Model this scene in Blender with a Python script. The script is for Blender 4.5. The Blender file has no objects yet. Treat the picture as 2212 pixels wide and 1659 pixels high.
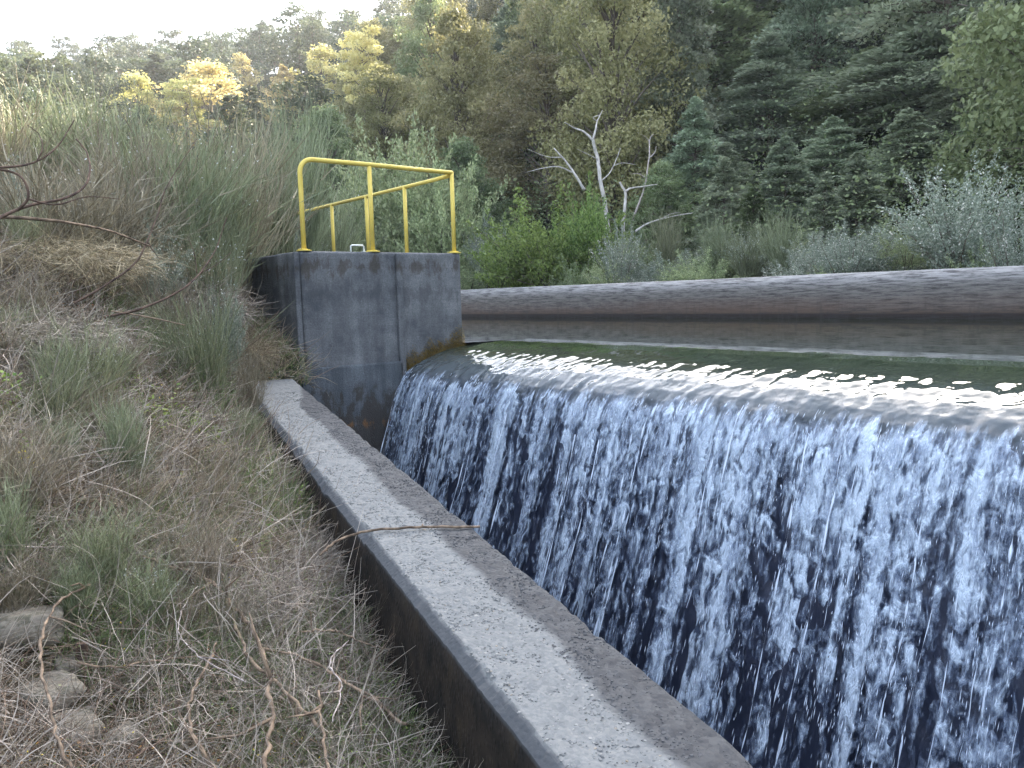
import bpy, math, random
import numpy as np
from mathutils import Matrix, Vector
S = bpy.context.scene
C = S.collection
R_ = math.radians
rng = np.random.default_rng(7)
random.seed(7)

# ------------------------------------------------------------------ camera
# world axes: X = upstream (square to the weir crest), Y = along the crest, Z up; origin at the camera
PW, PF = 2212.0, 1765.0
def unit(v): v = np.array(v, float); return v / np.linalg.norm(v)
_V = unit([-277 - 1106, -(681 - 829.5), -PF])
_P = unit([3400 - 1106, -(583 - 829.5), -PF])
_U = unit(_P - _P.dot(_V) * _V)
ROT = np.stack([_U, _V, np.cross(_U, _V)])
cam_d = bpy.data.cameras.new('camera'); cam = bpy.data.objects.new('camera', cam_d); C.objects.link(cam)
M4 = Matrix.Identity(4)
for i in range(3):
    for j in range(3): M4[i][j] = float(ROT[i][j])
cam.matrix_world = M4
cam_d.sensor_width = 36; cam_d.lens = 36 * PF / PW
cam_d.clip_start = 0.05; cam_d.clip_end = 3000
S.camera = cam
S.render.resolution_x = 1024; S.render.resolution_y = 768
def ray(x, y): return ROT @ np.array([x - 1106, -(y - 829.5), -PF])
def dirphi(x):                       # compass angle (clockwise from +Y) of an image column
    d = ray(x, 644); return math.atan2(d[0], d[1])

# ------------------------------------------------------------------ light
SUN_EL, SUN_AZ = R_(33), R_(70)     # azimuth clockwise from +Y
w = bpy.data.worlds.new('World'); S.world = w; w.use_nodes = True
nt = w.node_tree; bg = nt.nodes['Background']
sky = nt.nodes.new('ShaderNodeTexSky'); sky.sky_type = 'NISHITA'; sky.sun_disc = False
sky.sun_elevation = SUN_EL; sky.sun_rotation = SUN_AZ
sky.air_density = 1.0; sky.dust_density = 3.0; sky.ozone_density = 1.0
hs = nt.nodes.new('ShaderNodeHueSaturation'); hs.inputs['Saturation'].default_value = 0.62
nt.links.new(sky.outputs[0], hs.inputs['Color']); nt.links.new(hs.outputs[0], bg.inputs[0])
bg.inputs[1].default_value = 0.15
sd = bpy.data.lights.new('sun', 'SUN'); sd.energy = 5.0; sd.angle = R_(0.5); sd.color = (1.0, 0.86, 0.62)
so = bpy.data.objects.new('sun', sd); C.objects.link(so)
sdir = Vector((math.sin(SUN_AZ) * math.cos(SUN_EL), math.cos(SUN_AZ) * math.cos(SUN_EL), math.sin(SUN_EL)))
so.rotation_euler = sdir.to_track_quat('Z', 'Y').to_euler(); so.location = (0, 0, 60)
S.view_settings.view_transform = 'Standard'; S.view_settings.look = 'None'
S.view_settings.gamma = 1.0; S.view_settings.exposure = 2.75
S.render.engine = 'CYCLES'
S.cycles.max_bounces = 6; S.cycles.transparent_max_bounces = 16
S.cycles.diffuse_bounces = 3; S.cycles.glossy_bounces = 3

# ------------------------------------------------------------------ numeric noise
def _h(i, j, k, seed):
    n = (i.astype(np.int64) * 374761393 + j.astype(np.int64) * 668265263 + k.astype(np.int64) * 2147483647 + seed * 974711) & 0xffffffff
    n = ((n ^ (n >> 13)) * 1274126177) & 0xffffffff
    n = ((n ^ (n >> 16)) * 2246822519) & 0xffffffff
    return ((n ^ (n >> 15)) & 0xffffff) / float(0xffffff) * 2 - 1
def vnoise(x, y, z=None, seed=0):
    x = np.asarray(x, float); y = np.asarray(y, float) + 0 * x
    z = np.zeros_like(x) if z is None else np.asarray(z, float) + 0 * x
    i, j, k = np.floor(x), np.floor(y), np.floor(z)
    u, v, t = x - i, y - j, z - k
    u, v, t = [a * a * (3 - 2 * a) for a in (u, v, t)]
    r = 0
    for a in (0, 1):
        for b in (0, 1):
            for c in (0, 1):
                r = r + _h(i + a, j + b, k + c, seed) * (u if a else 1 - u) * (v if b else 1 - v) * (t if c else 1 - t)
    return r
def fbm(x, y, z=None, octv=4, seed=0):
    s, a, f = 0, 1.0, 1.0
    for o in range(octv):
        s = s + a * vnoise(np.asarray(x) * f, np.asarray(y) * f, None if z is None else np.asarray(z) * f, seed + o * 17)
        a *= 0.5; f *= 2.03
    return s / 1.9
def sstep(a, b, x): t = np.clip((x - a) / (b - a), 0, 1); return t * t * (3 - 2 * t)

# ------------------------------------------------------------------ mesh helpers
def mesh_np(name, V, F, mat, smooth=False, attrs=None, midx=None):
    me = bpy.data.meshes.new(name)
    V = np.asarray(V, np.float32); F = np.asarray(F, np.int32); n, k = F.shape
    me.vertices.add(len(V)); me.vertices.foreach_set('co', V.ravel())
    me.loops.add(n * k); me.loops.foreach_set('vertex_index', F.ravel())
    me.polygons.add(n); me.polygons.foreach_set('loop_start', np.arange(0, n * k, k, dtype=np.int32))
    me.polygons.foreach_set('loop_total', np.full(n, k, np.int32))
    me.polygons.foreach_set('use_smooth', np.full(n, smooth))
    for m in (mat if isinstance(mat, (list, tuple)) else [mat]): me.materials.append(m)
    if midx is not None: me.polygons.foreach_set('material_index', np.asarray(midx, np.int32))
    if attrs:
        for kx, (dom, arr) in attrs.items():
            a = me.attributes.new(kx, 'FLOAT', dom); a.data.foreach_set('value', np.asarray(arr, np.float32))
    me.update(calc_edges=True)
    return me
def link(name, me, parent=None, loc=None):
    o = bpy.data.objects.new(name, me); C.objects.link(o)
    if parent: o.parent = parent
    if loc is not None: o.location = loc
    return o
def tag(o, label, cat=None, group=None, kind=None):
    o['label'] = label
    if cat: o['category'] = cat
    if group: o['group'] = group
    if kind: o['kind'] = kind
    return o
def empty(name, loc, label, cat, group=None, rz=0):
    o = bpy.data.objects.new(name, None); C.objects.link(o); o.location = loc; o.rotation_euler[2] = rz
    o.empty_display_size = 0.2
    return tag(o, label, cat, group)
def dup(root, loc, rz=0, scale=(1, 1, 1), label=None, group=None):
    r = root.copy(); C.objects.link(r); r.location = loc; r.rotation_euler = (0, 0, rz); r.scale = scale
    if label: r['label'] = label
    if group: r['group'] = group
    for ch in list(root.children):
        c = ch.copy(); C.objects.link(c); c.parent = r
    return r
class PB:                            # polygon builder with merging lists
    def __init__(s): s.v = []; s.f = []
    def add(s, v, f):
        b = len(s.v); s.v += [tuple(map(float, p)) for p in v]; s.f += [tuple(i + b for i in q) for q in f]; return s
    def box(s, a, b):
        (x0, y0, z0), (x1, y1, z1) = a, b
        return s.add([(x0, y0, z0), (x1, y0, z0), (x1, y1, z0), (x0, y1, z0), (x0, y0, z1), (x1, y0, z1), (x1, y1, z1), (x0, y1, z1)],
                     [(0, 3, 2, 1), (4, 5, 6, 7), (0, 1, 5, 4), (1, 2, 6, 5), (2, 3, 7, 6), (3, 0, 4, 7)])
    def tube(s, pts, rad, n=8, cap=True):
        pts = [np.array(p, float) for p in pts]; k = len(pts)
        rad = [rad] * k if np.isscalar(rad) else list(rad)
        b = len(s.v); prev = None
        for i, p in enumerate(pts):
            t = unit(pts[min(i + 1, k - 1)] - pts[max(i - 1, 0)])
            if prev is None:
                a = np.array([0, 0, 1.]) if abs(t[2]) < .9 else np.array([1., 0, 0]); u = unit(np.cross(a, t))
            else: u = unit(prev - prev.dot(t) * t)
            prev = u; v = np.cross(t, u)
            for q in range(n):
                an = 2 * math.pi * q / n
                s.v.append(tuple(p + rad[i] * (math.cos(an) * u + math.sin(an) * v)))
        for i in range(k - 1):
            for q in range(n):
                s.f.append((b + i * n + q, b + i * n + (q + 1) % n, b + (i + 1) * n + (q + 1) % n, b + (i + 1) * n + q))
        if cap:
            s.f.append(tuple(b + q for q in range(n))[::-1]); s.f.append(tuple(b + (k - 1) * n + q for q in range(n)))
        return s
    def make(s, name, mat, parent=None, smooth=False, bevel=0, loc=None, seg=2):
        me = bpy.data.meshes.new(name); me.from_pydata(s.v, [], s.f)
        for m in (mat if isinstance(mat, (list, tuple)) else [mat]): me.materials.append(m)
        me.update()
        if smooth: me.polygons.foreach_set('use_smooth', [True] * len(me.polygons))
        o = link(name, me, parent, loc)
        if bevel:
            b = o.modifiers.new('bevel', 'BEVEL'); b.width = bevel; b.segments = seg; b.limit_method = 'ANGLE'
        return o
def smooth_path(P, n=6):
    P = [np.array(p, float) for p in P]; Q = [2 * P[0] - P[1]] + P + [2 * P[-1] - P[-2]]; out = []
    for i in range(1, len(Q) - 2):
        for t in np.linspace(0, 1, n, endpoint=False):
            a, b, c, d = Q[i - 1:i + 3]
            out.append(.5 * ((2 * b) + (c - a) * t + (2 * a - 5 * b + 4 * c - d) * t * t + (3 * b - a - 3 * c + d) * t ** 3))
    return out + [P[-1]]

# ------------------------------------------------------------------ materials
class NT:
    def __init__(s, name):
        s.m = bpy.data.materials.new(name); s.m.use_nodes = True; s.t = s.m.node_tree; s.n = s.t.nodes
        s.b = s.n['Principled BSDF']; s.out = s.n['Material Output']
    def new(s, t, **k):
        n = s.n.new(t)
        for a, b in k.items(): setattr(n, a, b)
        return n
    def set(s, sock, v):
        if hasattr(v, 'is_output') or isinstance(v, bpy.types.NodeSocket): s.t.links.new(v, sock)
        else: sock.default_value = v
    def coord(s, kind='Object', scale=(1, 1, 1), loc=(0, 0, 0), rot=(0, 0, 0)):
        tc = s.new('ShaderNodeTexCoord'); mp = s.new('ShaderNodeMapping')
        mp.inputs['Scale'].default_value = scale; mp.inputs['Location'].default_value = loc; mp.inputs['Rotation'].default_value = rot
        s.t.links.new(tc.outputs[kind], mp.inputs[0]); return mp.outputs[0]
    def noise(s, vec, scale, detail=4, rough=.55, dist=0):
        n = s.new('ShaderNodeTexNoise'); s.t.links.new(vec, n.inputs['Vector'])
        n.inputs['Scale'].default_value = scale; n.inputs['Detail'].default_value = detail
        n.inputs['Roughness'].default_value = rough; n.inputs['Distortion'].default_value = dist; return n.outputs[0]
    def vor(s, vec, scale, feature='F1', out=0):
        n = s.new('ShaderNodeTexVoronoi', feature=feature); s.t.links.new(vec, n.inputs['Vector']); n.inputs['Scale'].default_value = scale
        return n.outputs[out]
    def ramp(s, f, stops):
        n = s.new('ShaderNodeValToRGB'); s.t.links.new(f, n.inputs[0]); e = n.color_ramp.elements
        while len(e) < len(stops): e.new(.5)
        for q, (p, c) in zip(e, stops):
            q.position = p; q.color = (c, c, c, 1) if np.isscalar(c) else (*c, 1)
        return n.outputs[0]
    def mix(s, f, a, b, mode='MIX'):
        n = s.new('ShaderNodeMix', data_type='RGBA', blend_type=mode)
        s.set(n.inputs[0], f)
        for i, v in ((6, a), (7, b)):
            if isinstance(v, tuple): v = (*v, 1) if len(v) == 3 else v
            s.set(n.inputs[i], v)
        return n.outputs[2]
    def math(s, op, a, b=0.0, c=None):
        n = s.new('ShaderNodeMath', operation=op); s.set(n.inputs[0], a); s.set(n.inputs[1], b)
        if c is not None: s.set(n.inputs[2], c)
        return n.outputs[0]
    def sep(s, v): n = s.new('ShaderNodeSeparateXYZ'); s.t.links.new(v, n.inputs[0]); return n.outputs
    def attr(s, name): return s.new('ShaderNodeAttribute', attribute_name=name).outputs['Fac']
    def bump(s, h, dist, strength=1.0):
        n = s.new('ShaderNodeBump'); s.t.links.new(h, n.inputs['Height']); n.inputs['Distance'].default_value = dist
        n.inputs['Strength'].default_value = strength; s.t.links.new(n.outputs[0], s.b.inputs['Normal']); return n.outputs[0]
    def base(s, c, rough=.8, spec=.3):
        s.set(s.b.inputs['Base Color'], (*c, 1) if isinstance(c, tuple) else c)
        s.set(s.b.inputs['Roughness'], rough); s.b.inputs['Specular IOR Level'].default_value = spec; return s

def leaf_mat(name, a, b, trans=.3, var=.25, rough=.55, extra=None):
    k = NT(name)
    t = k.attr('tint'); oi = k.new('ShaderNodeObjectInfo').outputs['Random']
    c = k.mix(t, a, b)
    if extra: c = k.mix(k.ramp(t, [(extra[0], 0.), (extra[0] + .01, 1.)]), c, extra[1])
    h = k.new('ShaderNodeHueSaturation'); k.t.links.new(c, h.inputs['Color'])
    k.set(h.inputs['Hue'], k.math('MULTIPLY_ADD', oi, .05 * var / .25, .5 - .025 * var / .25))
    oi2 = k.math('FRACT', k.math('MULTIPLY', oi, 7.31))
    k.set(h.inputs['Value'], k.math('MULTIPLY_ADD', oi2, 2 * var, 1 - var))
    k.base(h.outputs[0], rough, .3)
    tr = k.new('ShaderNodeBsdfTranslucent'); k.t.links.new(h.outputs[0], tr.inputs[0])
    mx = k.new('ShaderNodeMixShader'); mx.inputs[0].default_value = trans
    k.t.links.new(k.b.outputs[0], mx.inputs[1]); k.t.links.new(tr.outputs[0], mx.inputs[2]); k.t.links.new(mx.outputs[0], k.out.inputs[0])
    return k.m
def bark_mat(name, a, b, scale=30):
    k = NT(name); v = k.coord(scale=(1, 1, .35)); n = k.noise(v, scale, 5)
    k.base(k.mix(k.ramp(n, [(.35, 0.), (.7, 1.)]), a, b), .9, .2); k.bump(n, .004); return k.m

M = {}
M['trunk'] = bark_mat('bark_grey_brown', (.09, .07, .055), (.2, .17, .14), 6)
M['dead'] = bark_mat('weathered_white_wood', (.3, .28, .26), (.62, .58, .54), 14)
M['stem'] = bark_mat('brown_stem', (.075, .055, .04), (.30, .225, .16), 22)
M['stem_dark'] = bark_mat('dark_stem', (.05, .035, .03), (.16, .11, .08), 22)
M['stem_grey'] = bark_mat('grey_stem', (.25, .21, .19), (.55, .49, .46), 30)
M['silver'] = leaf_mat('silvery_foliage', (.15, .19, .115), (.43, .49, .34), .38)
M['deep'] = leaf_mat('deep_green_foliage', (.11, .14, .06), (.30, .35, .18), .4)
M['twig'] = leaf_mat('brown_twig_fibres', (.07, .045, .035), (.22, .15, .11), .05, .1)
M['ochre'] = leaf_mat('olive_ochre_foliage', (.15, .15, .06), (.38, .36, .18), .4)
M['ridge'] = leaf_mat('far_green_foliage', (.05, .07, .045), (.14, .165, .10), .3)
M['gold_sunlit'] = leaf_mat('sun_lightened_gold_foliage', (.42, .38, .14), (.80, .73, .38), .45)  # yellowish leaves, with the ridge sunlight put into their colour as extra lightness
M['willow'] = leaf_mat('pale_willow_leaves', (.18, .24, .11), (.44, .50, .28), .35, .12)
M['bush'] = leaf_mat('fresh_green_leaves', (.08, .13, .04), (.28, .38, .11), .35, .1)
M['greyscrub'] = leaf_mat('grey_green_leaves', (.14, .18, .13), (.38, .42, .34), .3, .15, extra=(.93, (.72, .70, .64)))
M['broom'] = leaf_mat('broom_stems', (.10, .12, .06), (.33, .36, .225), .2, .2)
M['broomdry'] = leaf_mat('dry_broom_stems', (.13, .11, .075), (.34, .30, .22), .15, .2)
M['pod'] = leaf_mat('white_seed_tufts', (.55, .58, .60), (.8, .82, .84), .2, .05)
M['dry'] = leaf_mat('dry_grass', (.11, .085, .05), (.50, .42, .285), .2, .1)
M['drygrey'] = leaf_mat('grey_dead_twigs', (.09, .072, .052), (.42, .37, .31), .05, .1)
M['grass'] = leaf_mat('green_grass', (.06, .095, .035), (.20, .27, .11), .3, .1)
M['yellow'] = leaf_mat('yellow_leaves', (.55, .42, .02), (.75, .62, .05), .3, .05)
M['lime'] = leaf_mat('bramble_leaves', (.10, .17, .04), (.30, .38, .10), .3, .15)
M['rusty'] = leaf_mat('rusty_leaves', (.28, .12, .04), (.45, .25, .08), .3, .1)

def mat_litter():
    k = NT('dry_litter'); v = k.coord(); n = k.noise(v, 3, 8, .65); n2 = k.noise(v, 40, 6, .7)
    c = k.ramp(n2, [(.3, (.035, .025, .018)), (.5, (.11, .08, .055)), (.72, (.26, .21, .15))])
    c = k.mix(k.ramp(n, [(.45, 0.), (.6, .6)]), c, (.05, .07, .03))
    k.base(c, .95, .1); k.bump(n2, .05); return k.m
M['litter'] = mat_litter()
def mat_forest():
    k = NT('forest_floor'); v = k.coord(); n = k.noise(v, .15, 8, .65); n2 = k.noise(v, 1.5, 8, .75)
    c = k.ramp(n2, [(.3, (.012, .015, .008)), (.55, (.035, .04, .02)), (.75, (.08, .085, .04))])
    k.base(k.mix(n, c, (.03, .035, .015)), .95, .1); k.bump(n2, .8); return k.m
M['forest'] = mat_forest()

def concrete(name, dark, light, streak=.5, moss=None, sc=1.0, bumpd=.012, rust=None):
    k = NT(name); v = k.coord(); n = k.noise(v, 2.6 * sc, 10, .72); fine = k.noise(v, 60 * sc, 6, .7)
    sv = k.coord(scale=(6, 6, .5)); st = k.noise(sv, 1.3, 6, .6)
    c = k.mix(k.ramp(n, [(.35, 0.), (.68, 1.)]), dark, light)
    c = k.mix(k.ramp(st, [(.42, streak), (.62, 0.)]), c, tuple(x * .35 for x in dark))
    c = k.mix(k.ramp(fine, [(.35, .55), (.6, 0.)]), c, tuple(x * .45 for x in dark))
    z = k.sep(v)[2]
    bl = k.new('ShaderNodeTexWave', wave_type='BANDS', bands_direction='Z', wave_profile='SAW')
    k.t.links.new(k.coord(), bl.inputs[0]); bl.inputs['Scale'].default_value = 2.2; bl.inputs['Distortion'].default_value = .5
    bd = k.ramp(bl.outputs[1], [(0., 1.), (.04, 0.), (.96, 0.), (1., 1.)])
    c = k.mix(k.math('MULTIPLY', bd, .12), c, tuple(x * .4 for x in dark))
    if moss:   # list of (z centre, half range, colour, noise lo)
        for zc, hr, col, lo, amt in moss:
            band = k.math('SUBTRACT', 1.0, k.math('DIVIDE', k.math('ABSOLUTE', k.math('SUBTRACT', z, zc)), hr))
            mn = k.noise(k.coord(loc=(zc * 3, 1, 2), scale=(1, 1, .45)), 8, 7, .7)
            f = k.math('MULTIPLY', k.ramp(k.math('ADD', k.math('MULTIPLY', band, .35), mn), [(lo, 0.), (lo + .1, 1.)]), amt)
            f = k.math('MULTIPLY', f, k.ramp(band, [(0., 0.), (.15, 1.)]))
            c = k.mix(f, c, col)
    k.base(c, .88, .25)
    pit = k.vor(v, 45 * sc); h = k.math('ADD', k.math('MULTIPLY', fine, 1.), k.math('MULTIPLY', k.ramp(pit, [(0., 0.), (.3, 1.)]), .6))
    k.bump(h, bumpd); return k

# ------------------------------------------------------------------ ground heights
CP = np.array([(1.35, 1.5, -1.85), (1.75, 3.2, -1.66), (2.0, 4.4, -1.5), (2.4, 6, -1.25), (2.65, 7.3, -1.18), (2.95, 7.9, -1.05), (3.3, 8.1, -.98), (3.7, 8.4, -.72),
    (3.7, 9.2, -.35), (3.7, 10.3, .1), (3.5, 12, .45), (3.5, 16, .5), (1.2, 0, -2.0), (0, 1, -1.8), (0, 3, -1.35), (.8, 5, -.85), (1.2, 7.5, .25),
    (2.3, 8.6, .05), (2.6, 9.8, .42), (1.5, 12, .7), (0, 8, .75), (-2, 4, -.3), (-4, 8, 1.2), (-3, 0, -1.2), (0, -3, -1.9), (0, 20, 1.), (5, 20, .5),
    (5.4, 14, .5), (1.7, 5, -1.25), (-6, 16, 2.), (-6, -4, -.9), (1, -6, -2.2)], float)
def _phi(r): return r
def _solve():
    n = len(CP); A = np.zeros((n + 3, n + 3)); d = np.linalg.norm(CP[:, None, :2] - CP[None, :, :2], axis=2)
    A[:n, :n] = _phi(d); A[:n, n] = 1; A[:n, n + 1:] = CP[:, :2]; A[n:, :n] = A[:n, n:].T
    return np.linalg.solve(A, np.concatenate([CP[:, 2], [0, 0, 0]]))
RB = _solve()
def T_near(x, y):
    x = np.asarray(x, float); y = np.asarray(y, float); s = RB[-3] + RB[-2] * x + RB[-1] * y
    for (a, b, _), wgt in zip(CP, RB): s = s + wgt * _phi(np.hypot(x - a, y - b))
    return s + .075 * fbm(x * 1.5, y * 1.5, seed=3) + .02 * fbm(x * 9, y * 9, seed=5)
SL = np.array([(0, .235), (6, .25), (14, .285), (22, .315), (30, .36), (40, .43), (52, .60), (60, .75), (72, .88), (110, .86), (135, .5), (180, .22), (260, .14), (330, .17), (360, .19)])
FT = np.array([(0, 26), (20, 32), (30, 32), (40, 27), (60, 23), (80, 20), (100, 20), (140, 26), (180, 20), (260, 14), (360, 26)])
TP = np.array([(0, 165), (25, 165), (40, 140), (55, 110), (100, 100), (140, 120), (360, 165)])
def T_far(x, y):
    r = np.hypot(x, y); p = np.degrees(np.arctan2(x, y)) % 360
    sl = np.interp(p, SL[:, 0], SL[:, 1]); ft = np.interp(p, FT[:, 0], FT[:, 1]); tp = np.interp(p, TP[:, 0], TP[:, 1])
    t = np.clip(r, None, tp) - ft; soft = np.where(t > 0, t * t / (t + 6), 0)
    z = .3 + sl * soft * (1 + .05) - np.clip(r - tp, 0, None) * .12
    z = z + fbm(x / 22, y / 22, seed=9) * np.clip(t / 40, 0, 1) * 3.2
    lft = np.clip((4 - x) / 8, 0, 1) * np.clip((r - 10) / 12, 0, 1)
    return z + lft * .6 - .6 * (1 - sstep(15.9, 18, x)) * sstep(6, 9, x)
def T(x, y):
    x = np.asarray(x, float); y = np.asarray(y, float)
    f = sstep(11, 19, np.hypot(x, y)); f = np.maximum(f, sstep(12, 14, x))
    return T_near(x, y) * (1 - f) + T_far(x, y) * f
def hit(px, py, lift=0.0):            # where the line of sight through an image point meets the bank
    d = unit(ray(px, py)); t = .8
    while t < 60:
        p = d * t
        if p[2] < float(T(p[0], p[1])) + lift: return p
        t += .02 + t * .004
    return d * 8
def at(px, py, depth): d = ray(px, py); return d * depth / PF

# wing wall frame
WR0, WR1 = np.array([3.50, 8.38, -.765]), np.array([1.45, -.3, -1.40])     # right (water side) top edge, far -> near
def wall_edge(t, side):               # t metres back from the far end, side 0 = water side, 1 = bank side
    dv = unit(WR1 - WR0); perp = unit(np.array([-dv[1], dv[0], 0])); perp = perp if perp[0] < 0 else -perp
    p = WR0 + dv * t
    return p + perp * .54 * side
bx = []
def bank_mesh():
    xs = np.arange(-7, 6.01, .11); ys = np.arange(-4, 19, .11)
    X, Y = np.meshgrid(xs, ys, indexing='ij'); Zv = T(X, Y)
    nx, ny = X.shape; idx = np.arange(nx * ny).reshape(nx, ny)
    F = np.stack([idx[:-1, :-1], idx[1:, :-1], idx[1:, 1:], idx[:-1, 1:]], -1).reshape(-1, 4)
    cx = (X[:-1, :-1] + .055).ravel(); cy = (Y[:-1, :-1] + .055).ravel()
    wl = np.interp(cy, [-.3, 8.38], [1.45 - .27, 3.50 - .27])
    keep = np.where(cy < 8.6, cx < wl, np.where(cy < 10.5, cx < 4.1, np.where(cy < 18, cx < 5.7, True)))
    V = np.stack([X.ravel(), Y.ravel(), Zv.ravel()], 1)
    o = link('bank_ground', mesh_np('bank_ground', V, F[keep], M['litter'], True))
    tag(o, 'sloping bank of dry soil and litter left of the concrete wall', kind='structure')
def far_mesh():
    rs = np.concatenate([np.linspace(10, 40, 50), np.linspace(41, 200, 110), np.geomspace(205, 420, 14)]); ph = np.radians(np.arange(0, 360, 1.25))
    Rr, Pp = np.meshgrid(rs, ph, indexing='ij'); X = Rr * np.sin(Pp); Y = Rr * np.cos(Pp); Z = T(X, Y)
    Z = Z - .08 * (1 - sstep(16, 20, Rr))
    nr, npn = X.shape; idx = np.arange(nr * npn).reshape(nr, npn); i2 = np.roll(idx, -1, axis=1)
    F = np.stack([idx[:-1], idx[1:], i2[1:], i2[:-1]], -1).reshape(-1, 4)
    V = np.stack([X.ravel(), Y.ravel(), Z.ravel()], 1)
    c = V[F].mean(1); keep = ~((c[:, 0] > -1 + 0 * c[:, 0]) & (c[:, 0] < 15.25) & (c[:, 1] > -34) & (c[:, 1] < 27.5) & ~((c[:, 0] < 5.6) & (c[:, 1] > 9)))
    o = link('hillside', mesh_np('hillside', V, F[keep], M['forest'], True))
    tag(o, 'steep wooded hillside and valley floor around the weir', kind='structure')
    # river bed under everything
    b = PB(); g = 40
    xs = np.linspace(-60, 60, g)
    X, Y = np.meshgrid(xs, xs, indexing='ij'); Zb = -4.3 + .1 * fbm(X, Y, seed=1)
    idx = np.arange(g * g).reshape(g, g); F = np.stack([idx[:-1, :-1], idx[1:, :-1], idx[1:, 1:], idx[:-1, 1:]], -1).reshape(-1, 4)
    o = link('stream_bed', mesh_np('stream_bed', np.stack([X.ravel(), Y.ravel(), Zb.ravel()], 1), F, M['litter'], True))
    tag(o, 'stony stream bed below the weir', kind='structure')
bank_mesh(); far_mesh()

# ------------------------------------------------------------------ pier, walls
kp = concrete('pier_concrete', (.095, .104, .115), (.265, .275, .285), .32, moss=[(.40, .3, (.045, .033, .018), .75, .6), (.1, .4, (.06, .065, .07), .76, .5), (-1.55, .55, (.04, .03, .015), .5, .85), (-1.5, .25, (.22, .10, .02), .72, .8)])
pier = empty('abutment_pier', (4.9, 9.5, -3.5), 'tall weathered concrete pier with a yellow railing on its top beside the weir', 'pier')
def local(o, root): o.location = -root.location; return o
def grid_block(b, x0, x1, y0, y1, z0, z1): b.box((x0, y0, z0), (x1, y1, z1))
b = PB(); b.box((3.80, 8.65, -4.2), (5.95, 10.4, .585)); o = b.make('body', kp.m, pier, bevel=.035, seg=3); local(o, pier)
b = PB(); b.box((5.45, 10.403, -4.2), (5.947, 17.5, .58)); o = b.make('side_wall', kp.m, pier, bevel=.03); local(o, pier)
b = PB(); b.box((4.985, 8.60, -1.0), (5.07, 8.648, .57)); o = b.make('guide_strip', kp.m, pier, bevel=.012); local(o, pier)
b = PB(); b.box((3.73, 8.67, -4.2), (3.797, 9.2, .575)); o = b.make('corner_pilaster', kp.m, pier, bevel=.015); local(o, pier)
kb = concrete('pier_footing_concrete', (.08, .095, .11), (.17, .19, .21), .5, moss=[(-1.6, .7, (.04, .035, .03), .56, .8), (-1.42, .22, (.16, .08, .03), .80, .8)])
b = PB(); b.box((3.72, 8.60, -4.2), (5.03, 8.647, -.72)); o = b.make('footing', kb.m, pier, bevel=.02); local(o, pier)

# wing wall in the foreground
def mat_wing():
    k = NT('aggregate_concrete'); v = k.coord(); u = k.attr('across'); tl = k.attr('along')
    n = k.noise(v, 1.7, 3, .5); n2 = k.noise(v, 9, 6, .65); fine = k.noise(v, 130, 4, .6); ag = k.vor(v, 42, out=1); agd = k.vor(v, 42)
    ag2 = k.vor(v, 95, out=1)
    dry = k.mix(k.ramp(n2, [(.3, 0.), (.7, 1.)]), (.15, .16, .163), (.20, .21, .21))
    dry = k.mix(.35, dry, k.ramp(k.sep(ag)[0], [(0., (.088, .093, .098)), (.6, (.14, .145, .145)), (1., (.21, .21, .20))]))
    dry = k.mix(.25, dry, k.ramp(k.sep(ag2)[1], [(0., (.05, .055, .06)), (1., (.19, .19, .185))]))
    wet = k.mix(k.ramp(n2, [(.3, 0.), (.7, 1.)]), (.020, .023, .028), (.042, .047, .053))
    wet = k.mix(.3, wet, k.ramp(k.sep(ag)[0], [(0., (.03, .03, .035)), (1., (.13, .13, .13))]))
    # boundary of the damp strip on the water side (across: 0 = water edge, 1 = bank edge)
    lim = k.math('ADD', .40, k.math('MULTIPLY', k.math('SUBTRACT', n, .5), .35)); lim = k.math('ADD', lim, k.math('MULTIPLY', k.math('SUBTRACT', n2, .5), .06))
    lim = k.math('MULTIPLY', lim, k.ramp(tl, [(.06, 0.), (.2, 1.)]))
    f = k.ramp(k.math('ADD', k.math('MULTIPLY', k.math('SUBTRACT', u, lim), 4.), .5), [(.36, 0.), (.64, 1.)])
    c = k.mix(f, wet, dry)
    edge = k.ramp(k.math('ADD', u, k.math('MULTIPLY', k.math('SUBTRACT', n2, .5), .1)), [(.915, 0.), (.95, .85)])
    c = k.mix(edge, c, (.055, .059, .065))
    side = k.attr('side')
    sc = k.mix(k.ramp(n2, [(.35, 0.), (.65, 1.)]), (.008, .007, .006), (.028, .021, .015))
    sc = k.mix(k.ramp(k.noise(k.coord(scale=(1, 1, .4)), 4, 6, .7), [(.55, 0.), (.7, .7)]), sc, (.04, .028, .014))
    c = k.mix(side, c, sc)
    k.base(c, k.math('MULTIPLY_ADD', f, .2, .7), .2)
    h = k.math('ADD', k.math('MULTIPLY', fine, .35), k.ramp(agd, [(0., 1.), (.5, 0.)])); k.bump(h, .002); return k.m
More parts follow.
